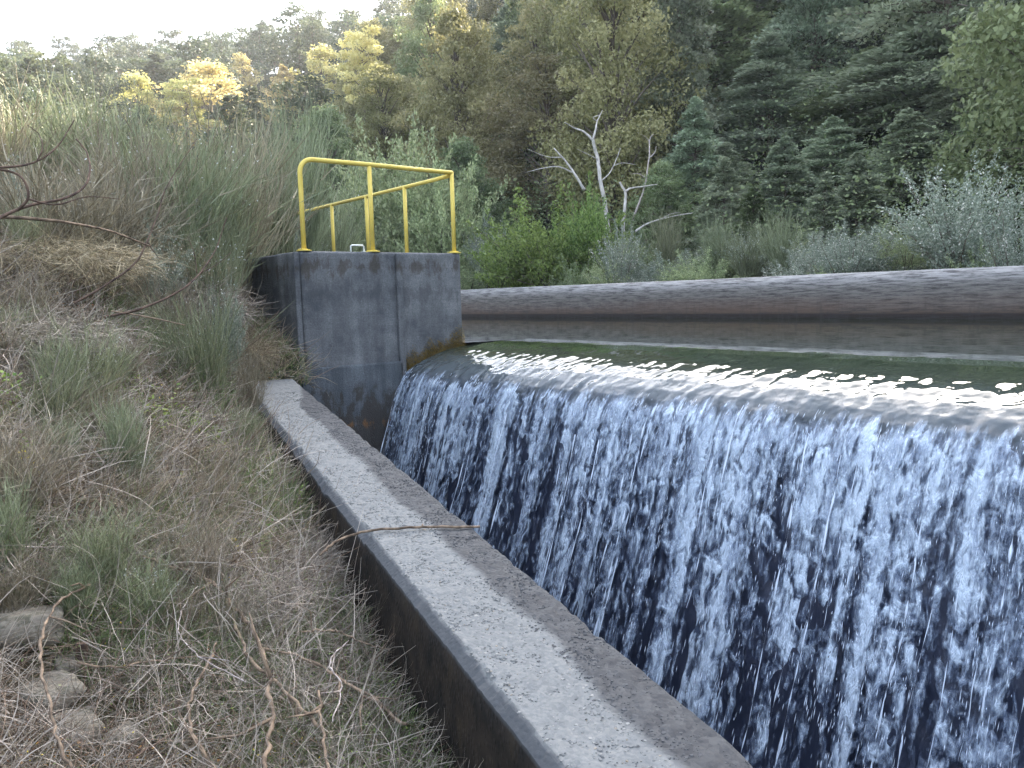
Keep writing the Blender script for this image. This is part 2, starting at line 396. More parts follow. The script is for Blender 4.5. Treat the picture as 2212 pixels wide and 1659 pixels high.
def wing_wall():
    root = empty('wing_wall', tuple(WR0), 'long low concrete parapet of exposed gravel sloping down beside the falling water', 'concrete wall')
    L = float(np.linalg.norm(WR1 - WR0)); n = 500; ts = np.linspace(.22, L, n)
    # cross profile (across, drop, side flag): water side bottom -> chamfer -> top -> chamfer -> bank side bottom
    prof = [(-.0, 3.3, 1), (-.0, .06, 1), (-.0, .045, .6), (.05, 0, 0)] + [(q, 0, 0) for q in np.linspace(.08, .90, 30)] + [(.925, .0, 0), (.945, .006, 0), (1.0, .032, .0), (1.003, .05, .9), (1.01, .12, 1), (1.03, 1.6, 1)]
    V = []; ac = []; al = []; si = []
    for t in ts:
        a = wall_edge(t, 0); c = wall_edge(t, 1)
        for q, dz, sf in prof:
            p = a + (c - a) * q; V.append((p[0], p[1], p[2] - dz)); ac.append(q); al.append(t / L); si.append(sf)
    V = np.array(V); ac = np.array(ac)
    wob = .004 * fbm(V[:, 0] * 6, V[:, 1] * 6, seed=31) + .0035 * vnoise(V[:, 0] * 35, V[:, 1] * 35, seed=33)
    chip = np.clip(fbm(V[:, 1] * 9, V[:, 2] * 9, seed=35) - .12, 0, 1) * .05
    ed = (ac > .9) & (ac < 1.005) | (ac < .06)
    V[:, 2] += wob - np.where(ed, chip, 0)
    m = len(prof); idx = np.arange(n * m).reshape(n, m)
    F = np.stack([idx[:-1, :-1], idx[:-1, 1:], idx[1:, 1:], idx[1:, :-1]], -1).reshape(-1, 4)
    V = V - WR0
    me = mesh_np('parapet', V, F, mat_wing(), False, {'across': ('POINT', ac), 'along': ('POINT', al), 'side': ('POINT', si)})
    link('parapet', me, root)
    # end cap at the far end
    a, c = wall_edge(.22, 0), wall_edge(.22, 1); b = PB()
    b.add([a - WR0 - (0, 0, .05), c - WR0 - (0, 0, .05), c - WR0 - (0, 0, 1.4), a - WR0 - (0, 0, 1.4)], [(0, 1, 2, 3)])
    b.make('end_face', kp.m, root)
    # stones standing proud of the weathered surface
    k = NT('gravel_stone'); oi = k.attr('tint'); k.base(k.ramp(oi, [(0., (.066, .069, .074)), (.08, (.125, .13, .132)), (.5, (.15, .156, .156)), (.93, (.24, .24, .23)), (1., (.22, .18, .13))]), .8, .3)
    N = 14000; t = L - (L - 1.0) * rng.random(N) ** 1.3; q = rng.uniform(.06, .93, N); r = rng.uniform(.002, .006, N) * rng.choice([1, 1, 1, 1, 1, 1.8], N)
    A = np.array([wall_edge(x, 0) for x in t]); Bq = np.array([wall_edge(x, 1) for x in t]); P = A + (Bq - A) * q[:, None] - WR0
    nn = 8; an = np.linspace(0, 2 * math.pi, nn, endpoint=False)
    rad = r[:, None] * rng.uniform(.65, 1.25, (N, nn)); rot = rng.uniform(0, 6.28, N)[:, None]
    ring = np.stack([rad * np.cos(an + rot), rad * np.sin(an + rot) * rng.uniform(.6, 1, (N, 1)), np.full((N, nn), -.002)], -1)
    top = ring * np.array([.72, .72, 0]) + np.array([0, 0, 1]) * (r[:, None, None] * rng.uniform(.03, .11, (N, 1, 1))) + rng.normal(0, .0006, (N, nn, 3))
    VV = np.concatenate([ring, top], 1) + P[:, None, :] + np.array([0, 0, .001]); base = (np.arange(N) * 2 * nn)[:, None, None]
    sidef = np.array([[i, (i + 1) % nn, nn + (i + 1) % nn, nn + i] for i in range(nn)])
    topf = np.array([[nn, nn + 1, nn + 2, nn + 3], [nn, nn + 3, nn + 4, nn + 5], [nn, nn + 5, nn + 6, nn + 7]])
    Fq = (np.concatenate([sidef, topf])[None] + base).reshape(-1, 4)
    tint = rng.random(N) * np.where(q < .42, .0, 1)
    me = mesh_np('gravel', VV.reshape(-1, 3), Fq, k.m, False, {'tint': ('FACE', np.repeat(tint, nn + 3))})
    o = link('gravel', me, root); o['kind'] = 'stuff'
wing_wall()

# far wall behind the pool: round-topped
def far_wall():
    k = NT('stained_crest_concrete'); v = k.coord(scale=(1, 1, 1)); z = k.sep(v)[2]
    sv = k.coord(scale=(2, .45, 6)); n = k.noise(sv, 4.5, 8, .8); n3 = k.noise(k.coord(scale=(1, .12, 1)), 2.0, 6, .6); fine = k.noise(v, 40, 6, .7)
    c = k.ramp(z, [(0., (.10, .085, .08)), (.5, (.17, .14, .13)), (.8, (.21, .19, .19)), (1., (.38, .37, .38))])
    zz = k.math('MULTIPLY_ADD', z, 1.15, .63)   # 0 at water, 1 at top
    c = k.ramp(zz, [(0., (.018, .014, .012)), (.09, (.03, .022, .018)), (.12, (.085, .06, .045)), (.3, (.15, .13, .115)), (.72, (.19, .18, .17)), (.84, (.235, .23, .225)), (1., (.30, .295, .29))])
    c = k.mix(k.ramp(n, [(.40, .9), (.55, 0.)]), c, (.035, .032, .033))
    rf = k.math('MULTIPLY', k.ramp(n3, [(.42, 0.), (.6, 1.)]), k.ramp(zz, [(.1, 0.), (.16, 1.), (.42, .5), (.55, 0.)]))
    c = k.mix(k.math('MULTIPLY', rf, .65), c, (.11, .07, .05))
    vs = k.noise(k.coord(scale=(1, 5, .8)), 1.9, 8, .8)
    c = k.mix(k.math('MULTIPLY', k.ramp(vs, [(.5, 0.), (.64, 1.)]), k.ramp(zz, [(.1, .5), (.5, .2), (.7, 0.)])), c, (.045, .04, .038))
    # pale lime runs near the far end
    k.base(c, .85, .25); k.bump(fine, .006)
    prof = [(14.55, -4.2), (14.55, -.52), (14.55, -.1), (14.55, .0)] + [(14.55 + .38 * (1 - math.cos(a)), .0 + .31 * math.sin(a)) for a in np.linspace(.15, math.pi / 2, 9)]
    prof += [(15.3, .30), (15.6, .1), (15.7, -1.5)]
    ys = np.linspace(-30, 27, 240); m = len(prof); V = []
    for y in ys:
        for x, z_ in prof: V.append((x + .006 * math.sin(y * 3.1), y, z_))
    V = np.array(V); V[:, 2] += .008 * fbm(V[:, 1] * .8, V[:, 0], seed=41)
    idx = np.arange(len(ys) * m).reshape(len(ys), m)
    F = np.stack([idx[:-1, :-1], idx[:-1, 1:], idx[1:, 1:], idx[1:, :-1]], -1).reshape(-1, 4)[:, ::-1]
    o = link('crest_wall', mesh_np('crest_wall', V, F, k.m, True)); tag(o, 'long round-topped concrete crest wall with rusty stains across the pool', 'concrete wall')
    b = PB(); b.box((5.95, 27, -4.2), (15.7, 27.6, .35)); o = b.make('end_wall', kp.m, bevel=.03); tag(o, 'plain concrete end wall closing the pool behind the pier', 'concrete wall')
far_wall()

# ------------------------------------------------------------------ weir body
PROF = np.array([(7.0, -.55), (6.5, -.554), (6.2, -.566), (5.95, -.590), (5.72, -.62), (5.5, -.67), (5.32, -.73), (5.17, -.80), (5.07, -.87), (4.99, -.97), (4.92, -1.12),
    (4.84, -1.38), (4.75, -1.7), (4.64, -2.05), (4.5, -2.45), (4.34, -2.9), (4.18, -3.35), (4.0, -3.85)])
seg = np.r_[0, np.cumsum(np.hypot(*np.diff(PROF, axis=0).T))]
def prof_at(s):
    x = np.interp(s, seg, PROF[:, 0]); z = np.interp(s, seg, PROF[:, 1])
    e = .03; dx = np.interp(s + e, seg, PROF[:, 0]) - np.interp(s - e, seg, PROF[:, 0]); dz = np.interp(s + e, seg, PROF[:, 1]) - np.interp(s - e, seg, PROF[:, 1])
    l = np.hypot(dx, dz) + 1e-9; return x, z, dz / l, -dx / l      # normal = (dz, -dx) flipped below
S_BR = float(seg[8])
def weir():
    k = NT('wet_weir_concrete'); v = k.coord(); n = k.noise(v, 3, 6, .6)
    k.base(k.mix(k.ramp(n, [(.35, 0.), (.7, 1.)]), (.012, .013, .018), (.05, .05, .06)), .25, .5); k.bump(n, .03)
    pr = [(9.0, -4.2), (8.2, -2.0), (7.0, -1.0), (6.3, -.78)] + [(x + .10, z - .12) for x, z in PROF[5:]] + [(4.1, -4.25)]
    b = PB()
    v0 = [(x, 8.66, z) for x, z in pr]; v1 = [(x, -14.0, z) for x, z in pr]; m = len(pr)
    b.add(v0 + v1, [(i, i + 1, m + i + 1, m + i) for i in range(m - 1)] + [tuple(range(m, 2 * m))])
    o = b.make('weir', k.m, smooth=True); tag(o, 'dark wet concrete weir behind the curtain of falling water', 'weir')
weir()

# ------------------------------------------------------------------ water
def mat_water(name, col, rough=.02, bump=None):
    k = NT(name); k.base(col, rough, .5); k.b.inputs['IOR'].default_value = 1.33
    if bump:
        v = k.coord(scale=bump[2]); n = k.noise(v, bump[0], 3, .5); k.bump(n, bump[1])
    return k.m
def mat_crest():
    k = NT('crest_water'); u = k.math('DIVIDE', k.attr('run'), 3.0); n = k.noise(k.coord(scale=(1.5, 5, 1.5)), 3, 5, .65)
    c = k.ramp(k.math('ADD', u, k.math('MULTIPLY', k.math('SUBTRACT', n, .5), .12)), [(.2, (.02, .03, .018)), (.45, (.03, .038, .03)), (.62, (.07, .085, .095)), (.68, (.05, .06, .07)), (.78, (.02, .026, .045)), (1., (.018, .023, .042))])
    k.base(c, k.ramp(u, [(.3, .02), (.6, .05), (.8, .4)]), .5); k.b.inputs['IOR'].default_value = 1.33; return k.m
def crest_disp(S_, Y):
    """ripples on the bending surface: metres along the normal"""
    a = sstep(.85, 1.6, S_)
    d = .0065 * fbm(S_ * 1.2 + Y * .6, Y * 3.2, seed=51, octv=3) * sstep(.2, .9, S_)
    d = d + a * (.007 * fbm(S_ * 5 + Y * 1.1, Y * 9, seed=52, octv=3) + .0065 * vnoise(S_ * 8 + Y * 4, Y * 15, seed=53))
    d = d + sstep(1.15, 1.6, S_) * (1 - sstep(S_BR, S_BR + .2, S_)) * .0022 * vnoise(S_ * 36 + Y * 9, Y * 42, seed=58)
    d = d + sstep(1.6, 2.1, S_) * .012 * vnoise(S_ * 6, Y * 13, seed=54) + sstep(S_BR, S_BR + 1, S_) * .03 * fbm(S_ * 1.2, Y * 6, seed=56) - .01 * sstep(S_BR, S_BR + .3, S_)
    return d
def water():
    # flat pool
    xs = [7.0, 14.56]; b = PB(); b.add([(7.0, -30, -.55), (14.56, -30, -.55), (14.56, 27.2, -.55), (7.0, 27.2, -.55)], [(0, 1, 2, 3)])
    b.add([(5.94, 8.6, -.55), (7.0, 8.6, -.55), (7.0, 27.2, -.55), (5.94, 27.2, -.55)], [(0, 1, 2, 3)])
    o = b.make('pool_water', mat_water('still_pool_water', (.012, .02, .008), .015, (1.2, .004, (1, .6, 1)))); tag(o, 'calm dark pool above the weir crest', kind='structure')
    # bending sheet over the crest
    ys = np.concatenate([np.arange(-14, -.5, .06), np.arange(-.5, 8.66, .017)]); ss = np.concatenate([np.linspace(0, 1.0, 40, endpoint=False), np.arange(1.0, S_BR + .3, .014), np.arange(S_BR + .3, seg[-1], .03)])
    SS, YY = np.meshgrid(ss, ys, indexing='ij'); x, z, nx, nz = prof_at(SS); nx, nz = -np.abs(nx) * 1.0, np.abs(nz)
    d = crest_disp(SS, YY); V = np.stack([(x + nx * d).ravel(), YY.ravel(), (z + nz * d).ravel()], 1)
    idx = np.arange(V.shape[0]).reshape(SS.shape); F = np.stack([idx[:-1, :-1], idx[:-1, 1:], idx[1:, 1:], idx[1:, :-1]], -1).reshape(-1, 4)
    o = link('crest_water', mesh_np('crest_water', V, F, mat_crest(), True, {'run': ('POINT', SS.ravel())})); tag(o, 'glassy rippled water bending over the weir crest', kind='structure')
    # falling curtain: several thin broken sheets
    def foam(name, seed, dens, fine):
        k = NT(name); u = k.attr('run'); vy = k.attr('span'); cb = k.new('ShaderNodeCombineXYZ'); k.t.links.new(u, cb.inputs[0]); k.t.links.new(vy, cb.inputs[1]); cb.inputs[2].default_value = seed * 3.7
        def mp(sc):
            m = k.new('ShaderNodeMapping'); m.inputs['Scale'].default_value = sc; k.t.links.new(cb.outputs[0], m.inputs[0]); return m.outputs[0]
        jets = k.noise(mp((.3, 6.5, 1)), 1.0, 3, .6, .12)
        lace = k.noise(mp((16, 7.0, 1)), 1.0, 3, .5, 1.6)
        drops = k.noise(mp((36, 34, 1)), fine * .8, 3, .7, .5)
        f = k.math('ADD', k.math('MULTIPLY', jets, 1.25), k.math('ADD', k.math('MULTIPLY', lace, .9), k.math('MULTIPLY', drops, .5)))
        # gets thinner on the way down, starts with a scalloped brink
        thr = k.math('ADD', dens, k.math('MULTIPLY', k.ramp(u, [(0., 0.), (.12, .3), (.4, .75), (1., 1.)]), .26))
        al = k.math('MULTIPLY', k.math('SUBTRACT', f, thr), 3.3)
        br = k.noise(mp((0, 5, 1)), 1.0, 5, .7)
        st = k.ramp(k.math('SUBTRACT', u, k.math('MULTIPLY', br, .19)), [(0.0, 0.), (.03, 1.)])
        al = k.math('MULTIPLY', k.math('MINIMUM', k.math('MAXIMUM', al, 0.), 1.), st)
        th = k.ramp(k.math('ADD', k.math('SUBTRACT', f, thr), k.math('MULTIPLY', k.math('SUBTRACT', drops, .5), .5)), [(0., 0.), (.12, .25), (.34, 1.)])
        k.base(k.mix(th, (.11, .16, .27), (.62, .73, .86)), .2, .6)
        k.t.links.new(k.math('MULTIPLY', al, .88), k.b.inputs['Alpha']); k.bump(k.math('ADD', drops, lace), .03)
        return k.m
    ss = np.arange(S_BR - .34, seg[-1], .025); ys = np.concatenate([np.arange(-9, -.5, .08), np.arange(-.5, 8.62, .022)])
    SS, YY = np.meshgrid(ss, ys, indexing='ij'); tt = (SS - ss[0]) / (ss[-1] - ss[0])
    lst = [(0.012, .0, 1.0, 1.0, 'inner'), (.035, .05, 1.18, 1.3, 'middle'), (.05, .10, 1.26, 1.6, 'outer')]
    for i, (off, grow, dens, fine, nm) in enumerate(lst):
        x, z, nx, nz = prof_at(SS); nx, nz = -np.abs(nx), np.abs(nz)
        d = off + grow * tt + (.02 + .06 * tt) * fbm(YY * 4.2, SS * .5, seed=60 + i, octv=3) + .012 * fbm(YY * 16, SS * 7, seed=70 + i, octv=2)
        V = np.stack([(x + nx * d).ravel(), YY.ravel(), (z + nz * d).ravel()], 1)
        idx = np.arange(V.shape[0]).reshape(SS.shape); F = np.stack([idx[:-1, :-1], idx[:-1, 1:], idx[1:, 1:], idx[1:, :-1]], -1).reshape(-1, 4)
        o = link('falling_water', mesh_np('falling_water', V, F, foam('falling_foam_' + nm, i + 1, dens, fine), True, {'run': ('POINT', tt.ravel()), 'span': ('POINT', YY.ravel())}))
        tag(o, 'curtain of white broken water falling over the weir, %s sheet' % nm, kind='stuff')
    # drops and short threads
    N = 12000; y = rng.uniform(-1.2, 8.55, N); t = rng.random(N) ** 1.0; s = S_BR - .02 + t * (seg[-1] - S_BR)
    jet = fbm(y * 4.5, t * .6, seed=80, octv=3); keepp = rng.random(N) < np.clip(.3 + jet * 1.7, .02, 1); y, t, s = y[keepp], t[keepp], s[keepp]; N = len(y)
    x, z, nx, nz = prof_at(s); nx, nz = -np.abs(nx), np.abs(nz); off = .03 + rng.random(N) * (.03 + .16 * t)
    P = np.stack([x + nx * off, y, z + nz * off], 1); dx, dz = -nz, nx; dv = np.stack([dx, 0 * dx, dz], 1)
    dv = dv + rng.normal(0, .03, (N, 3)); dv /= np.linalg.norm(dv, axis=1)[:, None]
    Ln = rng.uniform(.006, .035, N) * (1 + .9 * t); Rr = rng.uniform(.001, .003, N) * (1 + .3 * t)
    sd_ = np.cross(dv, [0, 1, 0.]); sd_ /= np.linalg.norm(sd_, axis=1)[:, None]; up = np.cross(dv, sd_)
    vs = [P - dv * Ln[:, None], P + dv * Ln[:, None] * .7]
    ring = [P + (sd_ * math.cos(a) + up * math.sin(a)) * Rr[:, None] for a in (0, 1.571, 3.142, 4.712)]
    VV = np.stack(vs + ring, 1); base = (np.arange(N) * 6)[:, None, None]
    fc = np.array([[0, 3, 2], [0, 4, 3], [0, 5, 4], [0, 2, 5], [1, 2, 3], [1, 3, 4], [1, 4, 5], [1, 5, 2]])[None]
    # narrow continuous threads
    tv = [VV.reshape(-1, 3)]; tf = [(fc + base).reshape(-1, 3)]; nb = len(tv[0])
    for q in range(46):
        y0 = rng.uniform(-.8, 8.5); s0 = S_BR - .02 + (rng.random() ** 2) * .8; s1 = min(seg[-1] - .05, s0 + rng.uniform(.8, 3.0)); n = int((s1 - s0) / .035); sv = np.linspace(s0, s1, n)
        x, z, nx, nz = prof_at(sv); nx, nz = -np.abs(nx), np.abs(nz); t_ = (sv - s0) / 3; off = .07 + .12 * (sv - S_BR) / 3 + .01 * vnoise(sv * 3, q * 7.7)
        P = np.stack([x + nx * off, y0 + .025 * fbm(sv * 2.2, q * 3.1, seed=5) + .05 * (rng.random() - .5) * t_, z + nz * off], 1)
        w_ = rng.uniform(.002, .007) * np.clip(.35 + 2.2 * vnoise(sv * 11, q * 1.3, seed=q), .05, 2) * np.sin(np.linspace(.15, 3.0, n)) ** .4
        ring = np.stack([P + np.array([nx, 0 * nx, nz]).T * w_[:, None] * math.cos(a) * .6 + np.array([0, 1, 0]) * w_[:, None] * math.sin(a) for a in (0, 1.57, 3.14, 4.71)], 1).reshape(-1, 3)
        i0 = nb + np.arange(n - 1)[:, None] * 4 + np.arange(4)[None]; i1 = nb + np.arange(n - 1)[:, None] * 4 + (np.arange(4)[None] + 1) % 4
        tf += [np.stack([i0, i1, i1 + 4], -1).reshape(-1, 3), np.stack([i0, i1 + 4, i0 + 4], -1).reshape(-1, 3)]; tv.append(ring); nb += len(ring)
    VV = np.concatenate(tv); FF = np.concatenate(tf)
    k = NT('water_drops'); k.base((.62, .70, .82), .12, .8)
    o = link('water_drops', mesh_np('water_drops', VV, FF, k.m, True)); tag(o, 'loose drops and threads flying off the falling water', kind='stuff')
    b = PB(); b.add([(-1, -14, -3.75), (5, -14, -3.75), (5, 8.6, -3.75), (-1, 8.6, -3.75)], [(0, 1, 2, 3)])
    o = b.make('channel_water', mat_water('churning_channel_water', (.10, .13, .17), .2, (6, .05, (1, 1, 1)))); tag(o, 'dark churning water in the channel under the falls', kind='structure')
water()

# ------------------------------------------------------------------ railing and handle
def railing():
    k = NT('yellow_paint'); v = k.coord(); n = k.noise(v, 9, 6, .6); n2 = k.noise(v, 60, 4, .7)
    c = k.mix(n, (.60, .45, .08), (.74, .60, .15)); c = k.mix(k.ramp(n2, [(.62, 0.), (.7, .7)]), c, (.22, .12, .04)); k.base(c, .6, .35); k.bump(n2, .001)
    root = empty('safety_railing', (3.86, 8.72, .585), 'yellow painted tube railing bolted on top of the concrete pier', 'railing')
    O = np.array([3.86, 8.72, .585]); r = .027
    def P(*a): return np.array(a) - O
    x0, x1, y, zt = 3.875, 5.90, 8.72, 1.60
    arc = [P(x0 + .15 - .15 * math.cos(a), y, zt - .15 + .15 * math.sin(a)) for a in np.linspace(0, math.pi / 2, 9)]
    b = PB(); b.tube([P(x0, y, .60), P(x0, y, 1.2)] + arc + [P(4.8, y, zt), P(x1 + .01, y, zt - .012)], r, 14); b.make('front_rail', k.m, root, True)
    b = PB(); b.tube([P(x1 - .02, y + .02, zt - .045), P(x1 - .01, y + .4, zt - .05), P(x1 - .02, 16.2, zt - .06)], r * .95, 12); b.make('back_rail', k.m, root, True)
    for px, py, top in ((4.74, y, zt - .02), (x1, y, zt)) + tuple((x1 - .02, q, zt - .055) for q in (9.85, 10.95, 12.1, 16.1)):
        b = PB(); b.tube([P(px, py, .60), P(px, py, top)], r * .97, 12); b.make('post', k.m, root, True)
    for px, py in ((x0, y), (4.74, y), (x1, y)) + tuple((x1 - .02, q) for q in (9.85, 10.95, 12.1, 16.1)):
        b = PB(); sx = .09 if py == y else .05
        b.tube([P(px, py, .587), P(px, py, .597)], .085, 20); b.tube([P(px, py, .597), P(px, py, .612)], .045, 16)
        for ax in (-.06, .06): b.tube([P(px + ax, py, .597), P(px + ax, py, .609)], .011, 6)
        b.make('base_plate', k.m, root)
railing()
def handle():
    k = NT('galvanised_metal'); k.base((.72, .75, .72), .4, .5); k.b.inputs['Metallic'].default_value = .3
    b = PB(); p = [(4.49, 8.79, .585), (4.49, 8.79, .655), (4.505, 8.79, .668), (4.645, 8.79, .668), (4.66, 8.79, .655), (4.66, 8.79, .60)]
    b.tube(p, .009, 8); b.box((4.64, 8.77, .587), (4.68, 8.81, .602)); o = b.make('hatch_handle', k.m, smooth=False)
    tag(o, 'small white metal hoop handle on the pier top between the front posts', 'handle')
handle()

# ------------------------------------------------------------------ foliage building blocks
def quads(P, D, N, L, Wd):
    """diamond leaves: centre P, long axis D, normal N"""
    S1 = np.cross(N, D); S1 /= np.linalg.norm(S1, axis=1)[:, None] + 1e-9
    L = np.asarray(L)[:, None] * .5; Wd = np.asarray(Wd)[:, None] * .5
    V = np.stack([P - D * L, P + S1 * Wd - D * L * .1, P + D * L, P - S1 * Wd - D * L * .1], 1)
    return V.reshape(-1, 3), np.arange(len(P) * 4).reshape(-1, 4)
def rdir(n, zf=1.0, g=rng):
    d = g.normal(size=(n, 3)); d[:, 2] *= zf; return d / np.linalg.norm(d, axis=1)[:, None]
def ribbons(P0, Dir, Ln, Wd, seg=4, bend=.5, grav=.5, g=rng, curl=.0):
    """thin curved blades"""
    n = len(P0); P0 = np.asarray(P0, float); D = Dir.copy(); pts = [P0]; st = (Ln / seg)[:, None]
    bd = g.normal(size=(n, 3)) * bend
    for i in range(seg):
        D = D + bd / seg + np.array([0, 0, -grav / seg]) + g.normal(size=(n, 3)) * curl; D /= np.linalg.norm(D, axis=1)[:, None]
        pts.append(pts[-1] + D * st)
    pts = np.stack(pts, 1); side = np.cross(Dir, g.normal(size=(n, 3))); side /= np.linalg.norm(side, axis=1)[:, None] + 1e-9
    wv = np.linspace(1, .25, seg + 1)[None, :, None] * Wd[:, None, None] * .5
    A = pts - side[:, None, :] * wv; B = pts + side[:, None, :] * wv
    V = np.stack([A, B], 2).reshape(-1, 3); b0 = (np.arange(n) * (seg + 1) * 2)[:, None, None]
    f = np.array([[2 * i, 2 * i + 1, 2 * i + 3, 2 * i + 2] for i in range(seg)])[None]
    return V, (f + b0).reshape(-1, 4), pts
def rib_mesh(name, P0, Dir, Ln, Wd, mat, tint=None, **kw):
    sg = kw.get('seg', 4); V, F, pts = ribbons(P0, Dir, Ln, Wd, **kw)
    tint = rng.random(len(P0)) if tint is None else tint
    return mesh_np(name, V, F, mat, False, {'tint': ('FACE', np.repeat(tint, sg))}), pts

# ------------------------------------------------------------------ trees (unit height, crown inside radius .5)
def wood(limbs, name, mat):
    b = PB()
    for p, r in limbs: b.tube(p, r, 5, cap=False)
    me = bpy.data.meshes.new(name); me.from_pydata(b.v, [], b.f); me.materials.append(mat); me.update()
    me.polygons.foreach_set('use_smooth', [True] * len(me.polygons)); return me
def tree_layered(seed, n_b=85, per=105, leaf=.03, R=.30, low=.1, mat='silver', prof=1.0):
    g = np.random.default_rng(seed); limbs = []; P = []; N = []; D = []; ti = []
    kink = g.normal(0, .012, (7, 2)); hz = np.linspace(0, .97, 7)
    ax = lambda h: np.array([np.interp(h, hz, np.cumsum(kink[:, 0])), np.interp(h, hz, np.cumsum(kink[:, 1])), h])
    limbs.append(([ax(h) for h in hz], list(np.linspace(.016, .003, 7))))
    for i in range(n_b):
        h = low + (1 - low) * (i / n_b) ** .85; az = i * 2.4 + g.normal(0, .35); q = (h - low) / (1 - low)
        Lb = R * (max(.06, (1 - q) ** .75 * (.55 + .45 * min(1, q * 5))) ** prof) * g.uniform(.6, 1.25)
        o = ax(h * .97); up = g.uniform(-.12, .32)
        dr = np.array([math.cos(az), math.sin(az), up]); tipz = -Lb * g.uniform(.05, .35)
        f = lambda t: o + dr * Lb * t + np.array([0, 0, tipz]) * t * t
        limbs.append(([f(t) for t in (0, .4, .8, 1)], [.0045, .003, .0015, .0006]))
        n = int(per * (.35 + .65 * Lb / R)); t = g.uniform(.18, 1.05, n) ** .8; wdt = (.08 + .34 * np.sin(np.clip(t, 0, 1) * 2.6)) * Lb
        ctr = np.array([f(a) for a in t]); sd = np.array([-math.sin(az), math.cos(az), 0])
        # sub-sprays give each bough a fingered outline
        k = np.round(g.uniform(-1, 1, n) * 3) / 3; off = k * wdt + g.normal(0, .012, n)
        pos = ctr + sd * off[:, None] + np.array([0, 0, 1]) * (g.normal(0, .009, n) - abs(off) * .18)[:, None]
        P.append(pos); d = dr * 1. + sd * (k[:, None] * 1.2); d = d + g.normal(0, .3, (n, 3)); D.append(d)
        N.append(np.array([0, 0, 1.]) + g.normal(0, .85, (n, 3))); ti.append(np.clip(g.uniform(0, .75) + g.normal(0, .18, n), 0, .92))
    P, D, N, ti = map(np.concatenate, (P, D, N, ti)); D /= np.linalg.norm(D, axis=1)[:, None]
    n = len(P); V, F = quads(P, D, N, leaf * g.uniform(.6, 1.5, n), leaf * .55 * g.uniform(.6, 1.4, n))
    return wood(limbs, 'trunk', M['trunk']), mesh_np('crown', V, F, M[mat], False, {'tint': ('FACE', ti)})
def tree_billow(seed, nc=46, per=190, leaf=.026, R=.36, low=.18, mat='ochre', flat=.6, rad=.10):
    g = np.random.default_rng(seed); limbs = []; P = []; N = []; D = []; ti = []
    limbs.append(([(0, 0, 0), (.01, .01, .3), (-.01, .015, .6), (0, 0, .85)], [.022, .016, .009, .003]))
    for i in range(nc):
        q = (i + .5) / nc; h = low + (.97 - low) * q; rr = R * math.sin(math.pi * min(1, .16 + .84 * q) ** .8) ** .7 * g.uniform(.35, 1.05)
        az = i * 2.4 + g.normal(0, .5); c = np.array([rr * math.cos(az), rr * math.sin(az), h + g.normal(0, .02)])
        s = rad * g.uniform(.6, 1.35) * (1 - .35 * q)
        a = np.array([0, 0, max(.1, h - .25 * rr / R - .05)]); limbs.append(([a, (a + c) / 2 + [0, 0, .02], c], [.007, .004, .001]))
        n = int(per * (s / rad) ** 1.6); u = rdir(n, 1, g); u = u * (g.random(n) ** .33)[:, None]
        lump = 1 + .35 * vnoise(u[:, 0] * 2.5 + i, u[:, 1] * 2.5, u[:, 2] * 2.5, seed)
        P.append(c + u * s * lump[:, None] * np.array([1.2, 1.2, flat])); N.append(rdir(n, 1, g) * .8 + u + [0, 0, .5]); D.append(rdir(n, .6, g))
        ti.append(np.clip(g.uniform(.1, .7) + g.normal(0, .2, n), 0, .92))
    P, D, N, ti = map(np.concatenate, (P, D, N, ti)); n = len(P)
    V, F = quads(P, D, N, leaf * g.uniform(.6, 1.5, n), leaf * .7 * g.uniform(.6, 1.4, n))
    return wood(limbs, 'trunk', M['trunk']), mesh_np('crown', V, F, M[mat], False, {'tint': ('FACE', ti)})
def tree_tall(seed, mat='ridge', nc=26, per=130):     # bare lower stem, layered flat top
    g = np.random.default_rng(seed); limbs = [([(0, 0, 0), (.01, 0, .4), (0, .01, .7), (0, 0, .95)], [.018, .013, .008, .003])]; P = []; N = []; D = []; ti = []
    for i in range(nc):
        q = (i + .5) / nc; h = .42 + .55 * q; az = i * 2.4 + g.normal(0, .4); L = .30 * (1 - .6 * q) * g.uniform(.5, 1.2)
        c = np.array([L * math.cos(az), L * math.sin(az), h]); limbs.append(([(0, 0, h - .06), c * [.6, .6, 1] + [0, 0, -.01], c], [.006, .003, .001]))
        n = int(per * g.uniform(.6, 1.3)); u = rdir(n, 1, g) * (g.random(n) ** .4)[:, None]
        P.append(c + u * np.array([.11, .11, .035])); N.append(rdir(n, 1, g) * .6 + [0, 0, 1]); D.append(rdir(n, .4, g)); ti.append(np.clip(g.uniform(.1, .8) + g.normal(0, .15, n), 0, .92))
    P, D, N, ti = map(np.concatenate, (P, D, N, ti)); n = len(P); V, F = quads(P, D, N, .032 * g.uniform(.6, 1.5, n), .02 * g.uniform(.6, 1.4, n))
    return wood(limbs, 'trunk', M['trunk']), mesh_np('crown', V, F, M[mat], False, {'tint': ('FACE', ti)})
